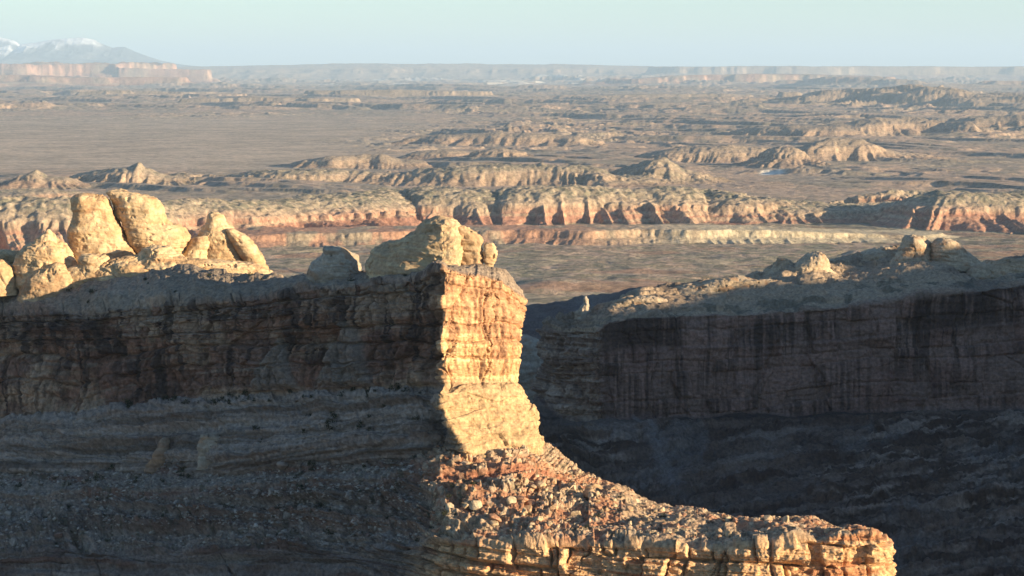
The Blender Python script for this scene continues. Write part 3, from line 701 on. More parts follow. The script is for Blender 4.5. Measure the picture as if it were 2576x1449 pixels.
P, v, U = net(st, .50, [8, 10, 70, 50, 45, 95, 14, 50, 60, 60, 40])
P = smooth_rows(P, it=3)
S = arc(P); N0 = normals(P)
if N0[250, 400, 1] > 0: N0 = -N0
slope = ss(6.6, 7.2, v); face = ss(3.9, 4.1, v) * (1 - ss(6.0, 6.3, v)); cap = 1 - ss(3.8, 4.1, v)
wz = P[..., 2] - np.interp(U, [1350, 1500, 2576, 3000], [-3, 0, 8, 12]) + fbm2(S * .01, v * .5, 3, 91) * (1.6 - 1.3 * ss(6.2, 6.6, v))
jb, jv = cell2(S * .05 + fbm2(S * .02, wz * .03, 3, 92) * .6, wz * .012, seed=22)
cb, cv = cell2(S * .12 + fbm2(S * .06, wz * .1, 3, 93) * .8, wz * .18, seed=24)
endf = 1 - ss(1490, 1530, U)
D = ledges(wz, S, 95, 1.2) * (.5 + .7 * slope + .5 * endf - .25 * face * (1 - endf))
D += slope * (np.tanh(fbm2(wz * .7, S * .03, 5, 106, .65) * 3.5) * 1.5 + (cell2(S * .10, wz * .45, seed=33)[1] - .5) * 1.1)
t1, x1_, c1_, f1_ = stairs(wz, S, 5.5, 121); t2, x2_, c2_, f2_ = stairs(wz, S, 1.9, 125)
D += slope * (t1 * x1_ * 3.4 + t2 * x2_ * 1.3)
D += slope * ss(.6, .9, cell2(P[..., 0] * .28, P[..., 1] * .28, seed=35)[1]) * .9
D += face * ((cv - .5) * (.7 + 2.0 * endf) - .9 * endf * np.exp(-(cb / .05) ** 2) + (jv - .5) * 1.4 - 1.0 * np.exp(-(jb / .012) ** 2))
D += fbm3(P[..., 0] * .05, P[..., 1] * .05, P[..., 2] * .05, 6, 97) * (2.4 + .3 * cap - 1.7 * slope)
D += fbm3(P[..., 0] * .5, P[..., 1] * .5, P[..., 2], 4, 98) * (.3 + .3 * slope + .2 * cap)
D += cap * (ss(.5, .9, rid2(P[..., 0] * .05, P[..., 1] * .08, 4, 99)) * .9 + (cell2(P[..., 0] * .06 + P[..., 2] * .05, P[..., 1] * .09, seed=37)[1] - .5) * 2.2 + ledges(wz, S, 96, 1.4) * .9)
rx_ = S + 3 * fbm2(S * .03, wz * .05, 4, 109); ry_ = wz + 1.5 * fbm2(S * .03, wz * .03, 4, 110)
r1, k1 = blocks(rx_, ry_, 26.0, 17.0, seed=81); r2, k2 = blocks(rx_, ry_, 7.0, 4.5, seed=82)
D += face * ((r1 - .5) * 3.0 - .6 * np.exp(-(k1 / .5) ** 2) + (r2 - .5) * (.12 + 1.8 * endf)) + slope * (r2 - .5) * .9
led = np.exp(-((v - 5.0) / .05) ** 2) * (1 - endf)
D += led * 1.0 * ss(1650, 1800, U)
P = P + N0 * D[..., None]
nb = fbm2(S * .02, wz * .04, 5, 101); nf = fbm2(S * .4, wz * .03, 5, 102); nl = fbm2(S * .015, wz * .6, 4, 103)
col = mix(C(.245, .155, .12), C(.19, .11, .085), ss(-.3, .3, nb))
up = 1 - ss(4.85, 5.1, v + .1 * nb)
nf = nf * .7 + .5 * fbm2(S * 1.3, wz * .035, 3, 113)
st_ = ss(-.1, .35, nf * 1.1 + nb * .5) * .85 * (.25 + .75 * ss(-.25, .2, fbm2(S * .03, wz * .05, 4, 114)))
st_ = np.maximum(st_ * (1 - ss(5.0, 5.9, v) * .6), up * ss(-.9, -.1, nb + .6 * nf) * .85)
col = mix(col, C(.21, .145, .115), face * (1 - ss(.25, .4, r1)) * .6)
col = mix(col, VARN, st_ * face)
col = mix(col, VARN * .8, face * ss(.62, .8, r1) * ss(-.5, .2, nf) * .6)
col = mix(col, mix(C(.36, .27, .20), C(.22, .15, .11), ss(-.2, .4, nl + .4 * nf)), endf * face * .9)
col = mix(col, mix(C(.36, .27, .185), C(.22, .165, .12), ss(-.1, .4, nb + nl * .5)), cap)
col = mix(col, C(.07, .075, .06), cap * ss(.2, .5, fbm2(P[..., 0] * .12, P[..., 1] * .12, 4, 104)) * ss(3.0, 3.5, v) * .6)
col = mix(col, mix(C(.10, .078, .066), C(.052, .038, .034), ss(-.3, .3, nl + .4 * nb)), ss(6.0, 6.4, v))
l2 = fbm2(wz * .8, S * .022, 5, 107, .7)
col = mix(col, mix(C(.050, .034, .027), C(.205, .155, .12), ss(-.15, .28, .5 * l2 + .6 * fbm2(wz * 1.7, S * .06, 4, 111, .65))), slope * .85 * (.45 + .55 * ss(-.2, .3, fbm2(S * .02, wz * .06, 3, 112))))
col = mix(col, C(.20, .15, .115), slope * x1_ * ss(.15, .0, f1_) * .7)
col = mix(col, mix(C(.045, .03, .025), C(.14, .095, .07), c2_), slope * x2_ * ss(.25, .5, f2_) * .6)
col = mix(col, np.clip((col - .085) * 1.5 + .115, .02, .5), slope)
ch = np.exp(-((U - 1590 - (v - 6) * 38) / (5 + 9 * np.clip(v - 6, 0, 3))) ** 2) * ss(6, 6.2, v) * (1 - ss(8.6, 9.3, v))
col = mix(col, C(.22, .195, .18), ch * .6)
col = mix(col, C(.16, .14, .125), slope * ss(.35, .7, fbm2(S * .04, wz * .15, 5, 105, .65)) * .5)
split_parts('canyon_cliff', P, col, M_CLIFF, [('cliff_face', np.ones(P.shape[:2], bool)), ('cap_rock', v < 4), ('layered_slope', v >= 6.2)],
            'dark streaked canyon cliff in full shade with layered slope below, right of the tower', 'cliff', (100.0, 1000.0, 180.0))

RK = (C(.46, .36, .25), C(.34, .26, .175))
stack('rock_peak', [(596, 2282, 2298), (602, 2276, 2310), (615, 2270, 2330), (630, 2262, 2338), (650, 2250, 2345), (680, 2230, 2350)], 1098,
      'rugged double-tipped sunlit peak high on the right-hand cliff', 'rock peak', 'peaks on the right-hand cliff', 1.0, 2.0, 1.6, RK, seed=61, step=.35)
stack('rock_peak', [(594, 2308, 2322), (600, 2302, 2332), (614, 2296, 2336), (640, 2290, 2340), (670, 2285, 2342)], 1100,
      'knobbly middle peak between the rugged peak and the smooth one', 'rock peak', 'peaks on the right-hand cliff', 1.0, 2.0, 1.3, RK, seed=62, step=.35)
stack('rock_peak', [(598, 2360, 2374), (604, 2350, 2388), (620, 2342, 2412), (640, 2338, 2440), (658, 2336, 2462), (678, 2330, 2490)], 1096,
      'smooth peak with a long sunlit edge running down to the right', 'rock peak', 'peaks on the right-hand cliff', .8, 2.0, .9, RK, seed=63, step=.35)
stack('rock_peak', [(638, 2042, 2056), (644, 2028, 2068), (656, 2010, 2084), (672, 1996, 2090), (690, 1980, 2100)], 1078,
      'low sunlit crag halfway along the top of the right-hand cliff', 'rock peak', 'peaks on the right-hand cliff', .9, 2.0, 1.4, RK, seed=64, step=.35)
stack('rock_peak', [(646, 1962, 1978), (654, 1950, 1990), (668, 1936, 2000), (690, 1920, 2010)], 1085,
      'dark crag left of the low sunlit one', 'rock peak', 'peaks on the right-hand cliff', .9, 2.0, 1.4, RK, seed=65, step=.35)
stack('slickrock_dome', [(622, 2255, 2285), (631, 2215, 2330), (646, 2150, 2400), (668, 2070, 2450), (700, 2000, 2500), (730, 1960, 2520)], 1118,
      'broad smooth slickrock dome that carries the peaks high on the right-hand cliff', 'rock dome', None, .32, 2.2, 1.6, RK, seed=74, step=.4)
stack('slickrock_dome', [(696, 1850, 1890), (704, 1790, 1940), (718, 1720, 1990), (738, 1660, 2030), (760, 1640, 2040)], 1052,
      'low smooth slickrock swell midway along the right-hand cliff top', 'rock dome', None, .32, 2.2, 1.6, RK, seed=75, step=.4)
stack('slickrock_dome', [(742, 1600, 1640), (752, 1560, 1690), (770, 1530, 1740), (790, 1520, 1760)], 1030,
      'small low swell near the left end of the right-hand cliff top', 'rock dome', None, .32, 2.2, 1.5, RK, seed=76, step=.4)
stack('slickrock_dome', [(646, 2530, 2560), (656, 2480, 2640), (680, 2440, 2720), (715, 2420, 2760)], 1080,
      'smooth dome cut by the right edge on top of the right-hand cliff', 'rock dome', None, .32, 2.2, 1.5, RK, seed=77, step=.4)
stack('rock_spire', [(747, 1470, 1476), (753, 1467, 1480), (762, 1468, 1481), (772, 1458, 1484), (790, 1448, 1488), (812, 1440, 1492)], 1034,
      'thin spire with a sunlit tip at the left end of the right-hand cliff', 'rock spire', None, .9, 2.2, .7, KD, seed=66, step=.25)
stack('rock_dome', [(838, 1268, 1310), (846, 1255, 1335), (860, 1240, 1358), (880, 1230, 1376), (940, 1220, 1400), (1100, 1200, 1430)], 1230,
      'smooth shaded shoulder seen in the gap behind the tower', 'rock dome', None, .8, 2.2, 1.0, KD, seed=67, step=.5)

# ================================================================== canyon terrain around the viewer (valley floor, the rim and an unseen ridge added at right for shade)
gx = np.arange(-900, 1700, 9.0); gy = np.arange(-500, 3000, 9.0)
X, Yg = np.meshgrid(gx, gy)
r = np.hypot(X, Yg)
floor = 120 + 25 * fbm2(X * .004, Yg * .004, 4, 111) - 60 * ss(1300, 2300, Yg)
hill = 348.3 - .42 * np.clip(r - 6, 0, None) * ss(6, 60, r)
Z = np.maximum(floor, hill)
def band(x0, y0, x1, y1, top0, top1, hw, sw):
    t = np.clip(((X - x0) * (x1 - x0) + (Yg - y0) * (y1 - y0)) / ((x1 - x0) ** 2 + (y1 - y0) ** 2), 0, 1)
    d = np.hypot(X - x0 - t * (x1 - x0), Yg - y0 - t * (y1 - y0)) + 14 * fbm2(X * .02, Yg * .02, 4, 112)
    return (top0 + (top1 - top0) * t + 4 * fbm2(X * .02, Yg * .02, 4, 113)) * (1 - ss(hw, hw + sw, d))
SHADE_RIDGE = [(470, 560, 620, 900, 337, 335, 40, 70), (620, 900, 900, 1300, 335, 336, 60, 90), (900, 1300, 1300, 2000, 330, 320, 120, 160)]  # added out of view; tops set so its shadow covers the right cliff
for b in SHADE_RIDGE: Z = np.maximum(Z, band(*b))
behind = (X < 0)
# keep the sheet below everything in view
lim = np.where(np.abs(X) < .26 * Yg + 25, CAMZ - 2 - .235 * Yg, 1e9)
Z = np.minimum(Z, np.where(Yg > 5, np.maximum(lim, 60), 1e9))
Z = np.where(Yg > 1400, np.minimum(Z, np.where(np.abs(X) < .26 * Yg, 60 - 90 * ss(1400, 2600, Yg), Z)), Z)
Z = np.where(Yg > 2700, np.minimum(Z, -8), Z)
Pt = np.stack([X, Yg, Z], -1)
colt = mix(C(.30, .22, .15), C(.22, .15, .11), ss(-.3, .3, fbm2(X * .03, Yg * .03, 4, 115)))
tag(mesh_from('canyon_terrain', Pt, gridfaces(*Pt.shape[:2]), colt, M_TALUS), kind='structure')

# ================================================================== hill in the gap behind the right cliff (shaded far slope)
st = []
for px, py in [(1180, 792), (1290, 778), (1400, 762), (1500, 748), (1600, 738), (1660, 736), (1760, 742), (1900, 760), (2100, 780)]:
    st.append([(px, py + 60, 2000), (px, py + 3, 1760), (px, py, 1720), (px, py + 40, 1640), (px, py + 110, 1560), (px, py + 330, 1380)])
P, v, U = net(st, 1.3, [6, 5, 30, 45, 50]); N0 = normals(P)
if N0[60, 60, 2] < 0: N0 = -N0
D = fbm3(P[..., 0] * .02, P[..., 1] * .02, P[..., 2] * .02, 6, 121) * 6 + ledges(P[..., 2] * .4, P[..., 0] * .3, 122) * 2
P = P + N0 * D[..., None]
col = mix(C(.17, .14, .12), C(.12, .09, .08), ss(-.3, .3, fbm2(P[..., 0] * .01, P[..., 2] * .1, 4, 123)))
tag(mesh_from('hill', P, gridfaces(*P.shape[:2]), col, M_CLIFF), kind='structure')

# ================================================================== FAR COUNTRY: plain, mesas, buttes on one continuous relief
def Yb(py): return CAMZ * F / (py - HZ)
rows = []
y = 2500.0
while y < 98000:
    rows.append(y)
    if y < 4450: y += 9
    elif y < 6100: y += 3.2
    elif y < 9600: y += 9
    elif y < 16000: y += 9 + (y - 9600) * .004
    else: y += 34 * (y / 16000) ** 1.55
rows = np.array(rows); pxs = np.arange(-330, 2906, 3.0)
Yg = np.repeat(rows[:, None], len(pxs), 1); Xg = (pxs[None] - 1288) / F * Yg
print('far grid', Yg.shape)
PX = np.repeat(pxs[None], len(rows), 0)
# base relief
near = 1 - ss(4300, 6500, Yg)
big = fbm2(Xg / 2600, Yg / 2600, 5, 131)
warp = fbm2(Xg / 900, Yg / 900, 4, 132)
smooth_plain = (1 - ss(650, 1250, PX - (Yg - 9000) * .02 + 120 * warp)) * ss(7700, 8900, Yg) * (1 - ss(15500, 20000, Yg))
amp = 3 + 11 * ss(6200, 8000, Yg) + 12 * ss(9000, 14000, Yg) + 22 * ss(18000, 30000, Yg) + 30 * ss(35000, 60000, Yg)
amp = amp * (1 - .93 * smooth_plain)
LS = 420 + 900 * ss(14000, 30000, Yg) + 1500 * ss(30000, 60000, Yg)
n1 = fbm2(Xg / LS * .6 + .5 * warp, Yg / LS * .9, 5, 133, .42)
def terr(n, k, sh):
    q = n * k; f = np.floor(q); return (f + ss(.5 - sh, .5 + sh, q - f)) / k
mesa_like = terr(np.clip(n1 - .24, 0, 1.2), 4.2, .05)
pat = ss(-.1, .35, fbm2(Xg / 2600, Yg / 3400, 3, 139))
Zf = amp * (2.1 * mesa_like * (.35 + .65 * pat) + .22 * n1) + 1.3 * fbm2(Xg / 60, Yg / 60, 4, 134) * (1 - .8 * smooth_plain) * (1 + Yg / 9000)
n2 = fbm2(Xg / 420 + warp, Yg / 420, 5, 135, .45)
n3 = fbm2(Xg / 230 + warp, Yg / 200, 5, 138, .5)
Zf += ss(.36, .42, n3) * (5 + 5 * ss(6000, 9000, Yg)) * (1 - smooth_plain) * pat * ss(6300, 7600, Yg) * (1 - ss(18000, 26000, Yg))
Zf += ss(.30, .38, n2) * (6 + 7 * ss(6000, 9000, Yg)) * (1 - smooth_plain) * pat * ss(5900, 7000, Yg) * (1 - ss(18000, 26000, Yg))
Zf += near * (.5 * fbm2(Xg / 90, Yg / 140, 4, 136) - 5 * ss(.8, .97, rid2(Xg / 500, Yg / 500 + .3 * warp, 3, 137)))
# low mounds seen in the flat behind the tower
for (px, Y0, rx, ry, h) in [(1400, 3900, 55, 60, 9), (1560, 3960, 90, 60, 7), (1480, 3840, 120, 50, 6), (1350, 3800, 60, 50, 6)]:
    x0 = (px - 1288) / F * Y0
    Zf += h * np.exp(-(((Xg - x0) / rx) ** 2 + ((Yg - Y0) / ry) ** 2))
owner = np.zeros(Yg.shape, np.int32); feats = []
talmask = np.zeros(Yg.shape); capmask = np.zeros(Yg.shape); redm = np.zeros(Yg.shape)
def feature(name, label, cat, pts, hw, sw, seed, lam=40, gul=.25, alc=.5, alam=260, capf=.25, group=None, kind=None, rough=1.0, power=1.25, strip=0.10, reds=1.0, obj=True):
    """pts: (px, Y, height) along the crest"""
    global Zf
    p = np.array(pts, float)
    if len(p) == 1: p = np.vstack([p, p + [[.5, 1, 0]]])
    xs = (p[:, 0] - 1288) / F * p[:, 1]; ys = p[:, 1]; hs = p[:, 2]
    R = (hw + sw) * 1.9 + alc * sw
    m = (Xg > xs.min() - R) & (Xg < xs.max() + R) & (Yg > ys.min() - R) & (Yg < ys.max() + R)
    if not m.any(): return
    x = Xg[m]; y = Yg[m]
    best = np.full(x.shape, 1e12); s = np.zeros(x.shape); h = np.zeros(x.shape); ang = np.zeros(x.shape); s0 = 0
    for i in range(len(xs) - 1):
        dx, dy = xs[i + 1] - xs[i], ys[i + 1] - ys[i]; L2 = dx * dx + dy * dy
        t = np.clip(((x - xs[i]) * dx + (y - ys[i]) * dy) / L2, 0, 1)
        ex_, ey_ = x - xs[i] - t * dx, y - ys[i] - t * dy
        d = np.hypot(ex_, ey_); k = d < best
        best = np.where(k, d, best); s = np.where(k, s0 + t * math.sqrt(L2), s); h = np.where(k, hs[i] + (hs[i + 1] - hs[i]) * t, h)
        ang = np.where(k, np.arctan2(ey_, ex_), ang); s0 += math.sqrt(L2)
    se = s + np.sin(ang) * 7 * lam + ang * (hw + sw) * .5
    d = best + alc * sw * .8 * fbm2(x / alam, y / alam, 3, seed, .4)
    q0 = (d - hw) / sw
    g = rid2(se / lam, best / (lam * 14), 2, seed + 1, .4)
    d = d - (g - .6) * gul * sw * (.12 + .88 * ss(.3, .62, q0)) * ss(-.2, .1, q0) * (1 - ss(1.0, 1.5, q0)) * .95
    d += fbm2(x / (lam * .6), y / (lam * .6), 4, seed + 2) * .05 * sw
    q = (d - hw) / sw
    if capf >= .4:
        prof = np.where(q < strip, 1 - capf * ss(0, strip, q), (1 - capf) * np.clip(1 - (q - strip) / (1 - strip), 0, 1) ** power)
    else:
        qq = np.clip((q + .25) / .62, 0, 1)
        up_ = 1 - .44 * qq ** 1.35
        lo_ = (1 - .44 - .14) * np.clip(1 - (q - .41) / .59, 0, 1) ** power
        prof = np.where(q < .37, up_, np.where(q < .41, up_ - .14 * ss(.37, .41, q), lo_))
    step2 = .012 * np.sin(np.clip(q, 0, 1) * 26 + fbm2(x / 200, y / 200, 2, seed + 5) * 2) * (q > 0) * (q < .4)
    H = h * (prof + step2 * prof) + (q < 0) * (fbm2(x / (lam * 1.2), y / (lam * 1.2), 5, seed + 3) * .05 * h * rough * ss(0, -.3, q))
    H += rough * fbm2(x / 14, y / 14, 4, seed + 4) * 1.5 * (prof > .25) * (prof > 0) * min(1, h.max() / 60) * (1 + h.max() / 300)
    zb = Zf[m]; nz = np.maximum(zb, np.where(prof > 0, zb * .15 + H, -99))
    on = (prof > .02) & (nz > zb + .02 * h)
    Zf[m] = np.where(on, nz, zb)
    tm = talmask[m]; tm[on] = (1 - prof)[on]; talmask[m] = tm
    cm = capmask[m]; cm[on] = (1 - ss(.05, .4, q))[on]; capmask[m] = cm
    rm = redm[m]; rm[on] = (reds * ss(.20, .45, q + .12 * fbm2(x / 300, y / 300, 3, seed + 6)))[on]; redm[m] = rm
    if obj:
        feats.append((name, label, cat, group, kind)); ow = owner[m]; ow[on] = len(feats); owner[m] = ow

# farthest first
feature('far_ridge', None, None, [(300, 84000, 330), (560, 84000, 470), (780, 84000, 520), (985, 84000, 585), (1200, 84000, 540), (1480, 84000, 490), (1640, 84000, 440), (1800, 84000, 400), (2200, 84000, 410), (2600, 84000, 400), (3000, 84000, 400)],
        1500, 9000, 201, 900, .2, .2, 5000, .12, kind='structure', reds=.2)
feature('far_mesa', 'long pale blue tableland on the skyline at the right', 'mesa', [(1780, 76000, 395), (2000, 76000, 405), (2230, 76000, 400), (2450, 76000, 390), (2900, 76000, 400)], 1800, 2200, 203, 600, .3, .5, 2500, .5, reds=.5)
feature('far_mesa', 'distant row of red and purple cliffs on the left below the snowy mountains', 'mesa', [(-300, 60000, 470), (0, 60000, 465), (180, 60000, 450)], 1400, 1300, 205, 500, .45, 1.5, 1500, .4, reds=1, rough=3)
feature('far_mesa', 'thin red cliff line trailing right from the distant red cliffs', 'mesa', [(330, 58500, 340), (420, 58500, 330), (500, 58500, 320)], 250, 450, 206, 500, .35, .6, 1800, .6, reds=1)
feature('far_butte', 'tiny square butte at the right end of the distant red cliffs', 'butte', [(569, 58500, 395), (572, 58500, 395)], 40, 110, 207, 300, .2, .1, 900, .7, reds=1)
feature('far_mesa', 'low reddish scarps in front of the distant red cliffs', 'mesa', [(-300, 47000, 220), (60, 46000, 230), (200, 46000, 180)], 900, 1600, 208, 500, .35, .9, 1800, .5, reds=1)
feature('far_mesa', 'reddish broken scarps far off in the middle right', 'mesa', [(1560, 50000, 120), (1750, 50000, 200), (1950, 51000, 220), (2150, 50000, 180)], 500, 1500, 209, 400, .35, .9, 1500, .5, reds=1)
feature('far_mesa', 'dark pointed scarp far off below the skyline tableland', 'mesa', [(2040, 44000, 130), (2100, 43000, 200), (2300, 42000, 140), (2576, 42000, 130)], 200, 1500, 210, 400, .35, .7, 1500, .4, reds=.6)
feature('badland_hill', 'broad rugged blue-grey hill mass at the far right', 'hill', [(2080, 23500, 60), (2180, 22800, 150), (2290, 22500, 185), (2360, 22300, 175), (2430, 22300, 110)], 260, 800, 211, 160, .5, .8, 700, .1, rough=2.5, reds=.2)
feature('badland_hill', 'second rugged blue-grey hill at the right edge', 'hill', [(2490, 21500, 90), (2576, 21500, 130), (2750, 21500, 150)], 220, 700, 212, 150, .5, .8, 700, .1, rough=2.5, reds=.2)
# low cuestas crossing the plain: their steep sides face away from the sun
rg_ = np.random.RandomState(12)
for k_ in range(150):
    Y0 = math.exp(rg_.uniform(math.log(6900), math.log(46000))); px0 = rg_.uniform(-250, 2700)
    if px0 < 1000 and 8300 < Y0 < 19000: continue
    h_ = (10 + Y0 / 1150) * rg_.uniform(.6, 1.5) * (1 + .35 * (Y0 > 17000)); L_ = min(Y0 * rg_.uniform(.05, .15), 3600); a_ = rg_.uniform(.35, 1.05)
    dx_, dy_ = math.cos(a_) * L_, -math.sin(a_) * L_
    x0_ = (px0 - 1288) / F * Y0
    pts_ = []
    for t_ in (0, .33, .66, 1):
        X_, Y_ = x0_ + dx_ * t_, Y0 + dy_ * t_ + rg_.uniform(-.08, .08) * L_
        pts_.append((X_ / Y_ * F + 1288, Y_, h_ * (.55, 1, .9, .4)[int(t_ * 3 + .1)]))
    feature('cuesta', None, None, pts_, h_ * rg_.uniform(.6, 3), h_ * 2.6, 400 + k_, h_ * 3.2, .4, .9, L_ / 6, .5, obj=False, strip=.3)
feature('far_mesa', 'long flat dark mesa above the middle of the plain', 'mesa', [(1480, 26500, 45), (1650, 26500, 70), (1800, 26500, 70), (1860, 26500, 60)], 200, 260, 213, 120, .3, .6, 900, .5, reds=.3)
feature('far_mesa', 'long shadowed bench left of centre on the far plain', 'mesa', [(830, 28500, 90), (1000, 28500, 100), (1180, 28500, 80)], 250, 400, 214, 120, .3, .6, 900, .5, reds=.3)
feature('far_mesa', 'dark low mesa on the far plain at the left', 'mesa', [(210, 29000, 70), (300, 29000, 90), (480, 29500, 60)], 200, 400, 215, 120, .3, .6, 900, .5, reds=.3)
feature('far_mesa', 'thin dark scarp beyond the smooth plain', 'mesa', [(500, 23500, 55), (640, 23500, 70), (870, 23500, 60)], 180, 300, 216, 120, .3, .6, 900, .5, reds=.3)
feature('far_butte', 'small flat-topped butte alone on the far plain at the right', 'butte', [(1975, 26000, 95), (1995, 26000, 95)], 60, 260, 217, 100, .2, .1, 900, .4, reds=.3)
feature('butte', 'flat brown butte at the right with a sunlit right face', 'butte', [(2395, 12600, 74), (2440, 12500, 80), (2455, 12500, 50)], 60, 200, 221, 45, .35, .3, 300, .3)
feature('mesa', 'long pink-topped mesa behind the right-hand buttes', 'mesa', [(2120, 12700, 60), (2200, 12700, 95), (2290, 12800, 100), (2330, 12900, 70)], 110, 260, 222, 50, .35, .5, 400, .3)
feature('mesa', 'low dark mesa at the right edge of the plain', 'mesa', [(2470, 13600, 75), (2560, 13600, 85), (2800, 13600, 80)], 120, 230, 223, 50, .35, .5, 400, .3)
feature('mesa', 'small ridge of broken hills left of the pink-topped mesa', 'mesa', [(1900, 12400, 45), (2000, 12300, 60), (2100, 12200, 55)], 80, 200, 224, 50, .35, .6, 300, .2)
feature('mesa', 'long low ridge with dark left faces in the middle distance', 'mesa', [(1060, 11200, 40), (1250, 11100, 55), (1450, 11000, 50)], 70, 150, 225, 45, .35, .7, 300, .3)
feature('mesa', 'broad sunlit mesa behind the dark cone, sloping down to the right', 'mesa', [(2040, 9300, 50), (2090, 9250, 80), (2150, 9250, 86), (2190, 9300, 60), (2260, 9300, 30)], 55, 210, 226, 36, .35, .4, 260, .25)
feature('mesa', 'two-humped dark mesa left of the cone', 'mesa', [(1640, 9250, 34), (1720, 9200, 48), (1830, 9150, 60), (1905, 9150, 52)], 60, 190, 227, 36, .35, .5, 260, .3)
feature('butte', 'cone-shaped butte with shaded left flank, standing alone at centre right', 'butte', [(1968, 8620, 78), (1996, 8600, 78)], 12, 185, 228, 30, .35, .25, 260, .12, power=1.0)
feature('butte', 'dark pyramid butte in the middle of the plain', 'butte', [(1262, 9150, 54), (1280, 9150, 52)], 8, 200, 229, 34, .3, .3, 260, .12)
feature('butte', 'small dark flat butte left of the pyramid butte', 'butte', [(1070, 9400, 30), (1120, 9400, 34)], 40, 110, 230, 34, .3, .3, 260, .3)
feature('mesa', 'low scattered humps on the left plain', 'mesa', [(760, 8700, 22), (860, 8600, 42), (960, 8600, 45), (1010, 8600, 25)], 30, 120, 231, 34, .3, .7, 200, .2)
feature('butte', 'rounded boulder-strewn butte with a small cap, right of the long ridge', 'butte', [(1600, 7500, 55), (1655, 7450, 74), (1680, 7450, 74), (1720, 7450, 40)], 14, 150, 232, 28, .3, .3, 200, .22, rough=1.6)
feature('mesa', 'long boulder-covered ridge behind the front mesa', 'mesa', [(470, 7550, 24), (640, 7500, 33), (800, 7450, 38), (960, 7400, 42), (1150, 7350, 50), (1350, 7350, 58), (1480, 7350, 54), (1530, 7380, 22)], 45, 140, 233, 28, .3, .8, 260, .3, rough=1.8)
feature('butte', 'fluted grey butte with a pale tip, at the left behind the knobs', 'butte', [(215, 7450, 34), (262, 7400, 42), (325, 7350, 52), (352, 7350, 68), (366, 7350, 50), (420, 7350, 26)], 14, 135, 234, 24, .55, .25, 260, .12)
feature('butte', 'small pointed butte near the left edge', 'butte', [(60, 7200, 30), (95, 7150, 60), (120, 7150, 36)], 10, 150, 235, 26, .4, .35, 220, .15)
feature('mesa', 'crumbling brown slope at the left edge in front of the pointed butte', 'mesa', [(-250, 6400, 30), (-20, 6350, 30), (130, 6350, 40), (180, 6400, 30)], 30, 160, 236, 26, .4, .5, 220, .2, rough=1.6)
feature('mesa', 'dark domed ridge behind the right end of the front mesa', 'mesa', [(2060, 5950, 20), (2160, 5900, 60), (2230, 5900, 68), (2300, 5950, 52), (2420, 6000, 40), (2576, 6050, 40), (2750, 6050, 40)], 30, 150, 237, 24, .3, .6, 220, .25, rough=1.6)
feature('mesa', 'right-hand front mesa with red fluted skirts under a grey cap', 'mesa', [(1980, 5520, 40), (2120, 5560, 44), (2250, 5600, 48), (2330, 5430, 74), (2430, 5400, 74), (2540, 5420, 66), (2800, 5420, 64)], 36, 185, 238, 28, .55, .5, 260, .32, rough=1.0)
feature('mesa', 'long front mesa with red fluted skirts and greenish boulder-strewn top', 'mesa', [(-330, 4640, 98), (-100, 4720, 96), (150, 4800, 94), (420, 4950, 82), (650, 5150, 68), (820, 5330, 66), (910, 5440, 68), (965, 5700, 66), (1060, 5720, 70), (1125, 5500, 76), (1170, 5480, 72), (1200, 5680, 68), (1290, 5690, 74), (1325, 5490, 78), (1480, 5500, 84), (1620, 5530, 74), (1690, 5560, 74), (1740, 5720, 66), (1800, 5700, 66), (1850, 5560, 66), (1930, 5640, 42)],
        48, 190, 239, 30, .5, .42, 260, .32, rough=1.1)
feature('low_scarp', 'low broken red and cream cliff line crossing the plain in front of the mesa', 'cliff', [(560, 4830, 20), (700, 4860, 24), (900, 4880, 24), (1100, 4960, 25), (1300, 4940, 25), (1500, 4900, 26), (1700, 4900, 26), (1900, 4930, 24), (2080, 4960, 17), (2250, 5000, 9)],
        75, 55, 240, 20, .35, .8, 160, .62, rough=1.0, strip=.3)
# pale scattered domes far away
wd = ss(700, 900, PX) * (1 - ss(1500, 1800, PX)) * ss(46000, 52000, Yg) * (1 - ss(70000, 76000, Yg))
Zf += wd * ss(.1, .5, fbm2(Xg / 700, Yg / 1500, 4, 251)) * 45
Zf = np.where(Yg > 95000, 300, Zf)
# colour of the far country
nA = fbm2(Xg / 400, Yg / 900, 5, 141); nB = fbm2(Xg / 60, Yg / 120, 5, 142); nC = fbm2(Xg / 14, Yg / 14, 4, 143)
col = mix(C(.43, .31, .22), C(.33, .265, .20), ss(-.2, .35, nA + .5 * nB))
col = mix(col, mix(C(.52, .41, .30), C(.40, .32, .235), ss(-.3, .3, fbm2(Xg / 260, Yg / 200, 6, 149, .65))), smooth_plain * .85)
col = mix(col, C(.22, .19, .15), smooth_plain * ss(.25, .5, fbm2(Xg / 90, Yg / 120, 5, 150, .6)) * .4)
col = mix(col, C(.17, .16, .12), ss(.1, .5, nB + .5 * nC) * .45 * (1 - smooth_plain * .7))
nearp = 1 - ss(5200, 7000, Yg)
col = mix(col, C(.36, .31, .19), nearp * ss(-.05, .25, fbm2(Xg / 70, Yg / 45, 5, 144, .6)) * .55)
col = mix(col, C(.13, .13, .085), nearp * ss(.08, .35, fbm2(Xg / 26, Yg / 30, 5, 148, .6)) * .6)
col = mix(col, C(.12, .12, .08), nearp * ss(.12, .4, fbm2(Xg / 9, Yg / 24, 3, 151)) * .5)
col = mix(col, C(.34, .19, .12), near * ss(.3, .6, fbm2(Xg / 200, Yg / 100, 4, 145)) * .6)
on = (owner > 0).astype(float)
zr = Zf
grey = mix(C(.38, .305, .21), C(.22, .20, .14), ss(-.1, .3, nC * .7 + nB * .4))
red = mix(C(.37, .195, .13), C(.43, .295, .195), ss(.1, .5, fbm2(zr / 9, Xg / 900, 3, 146)))
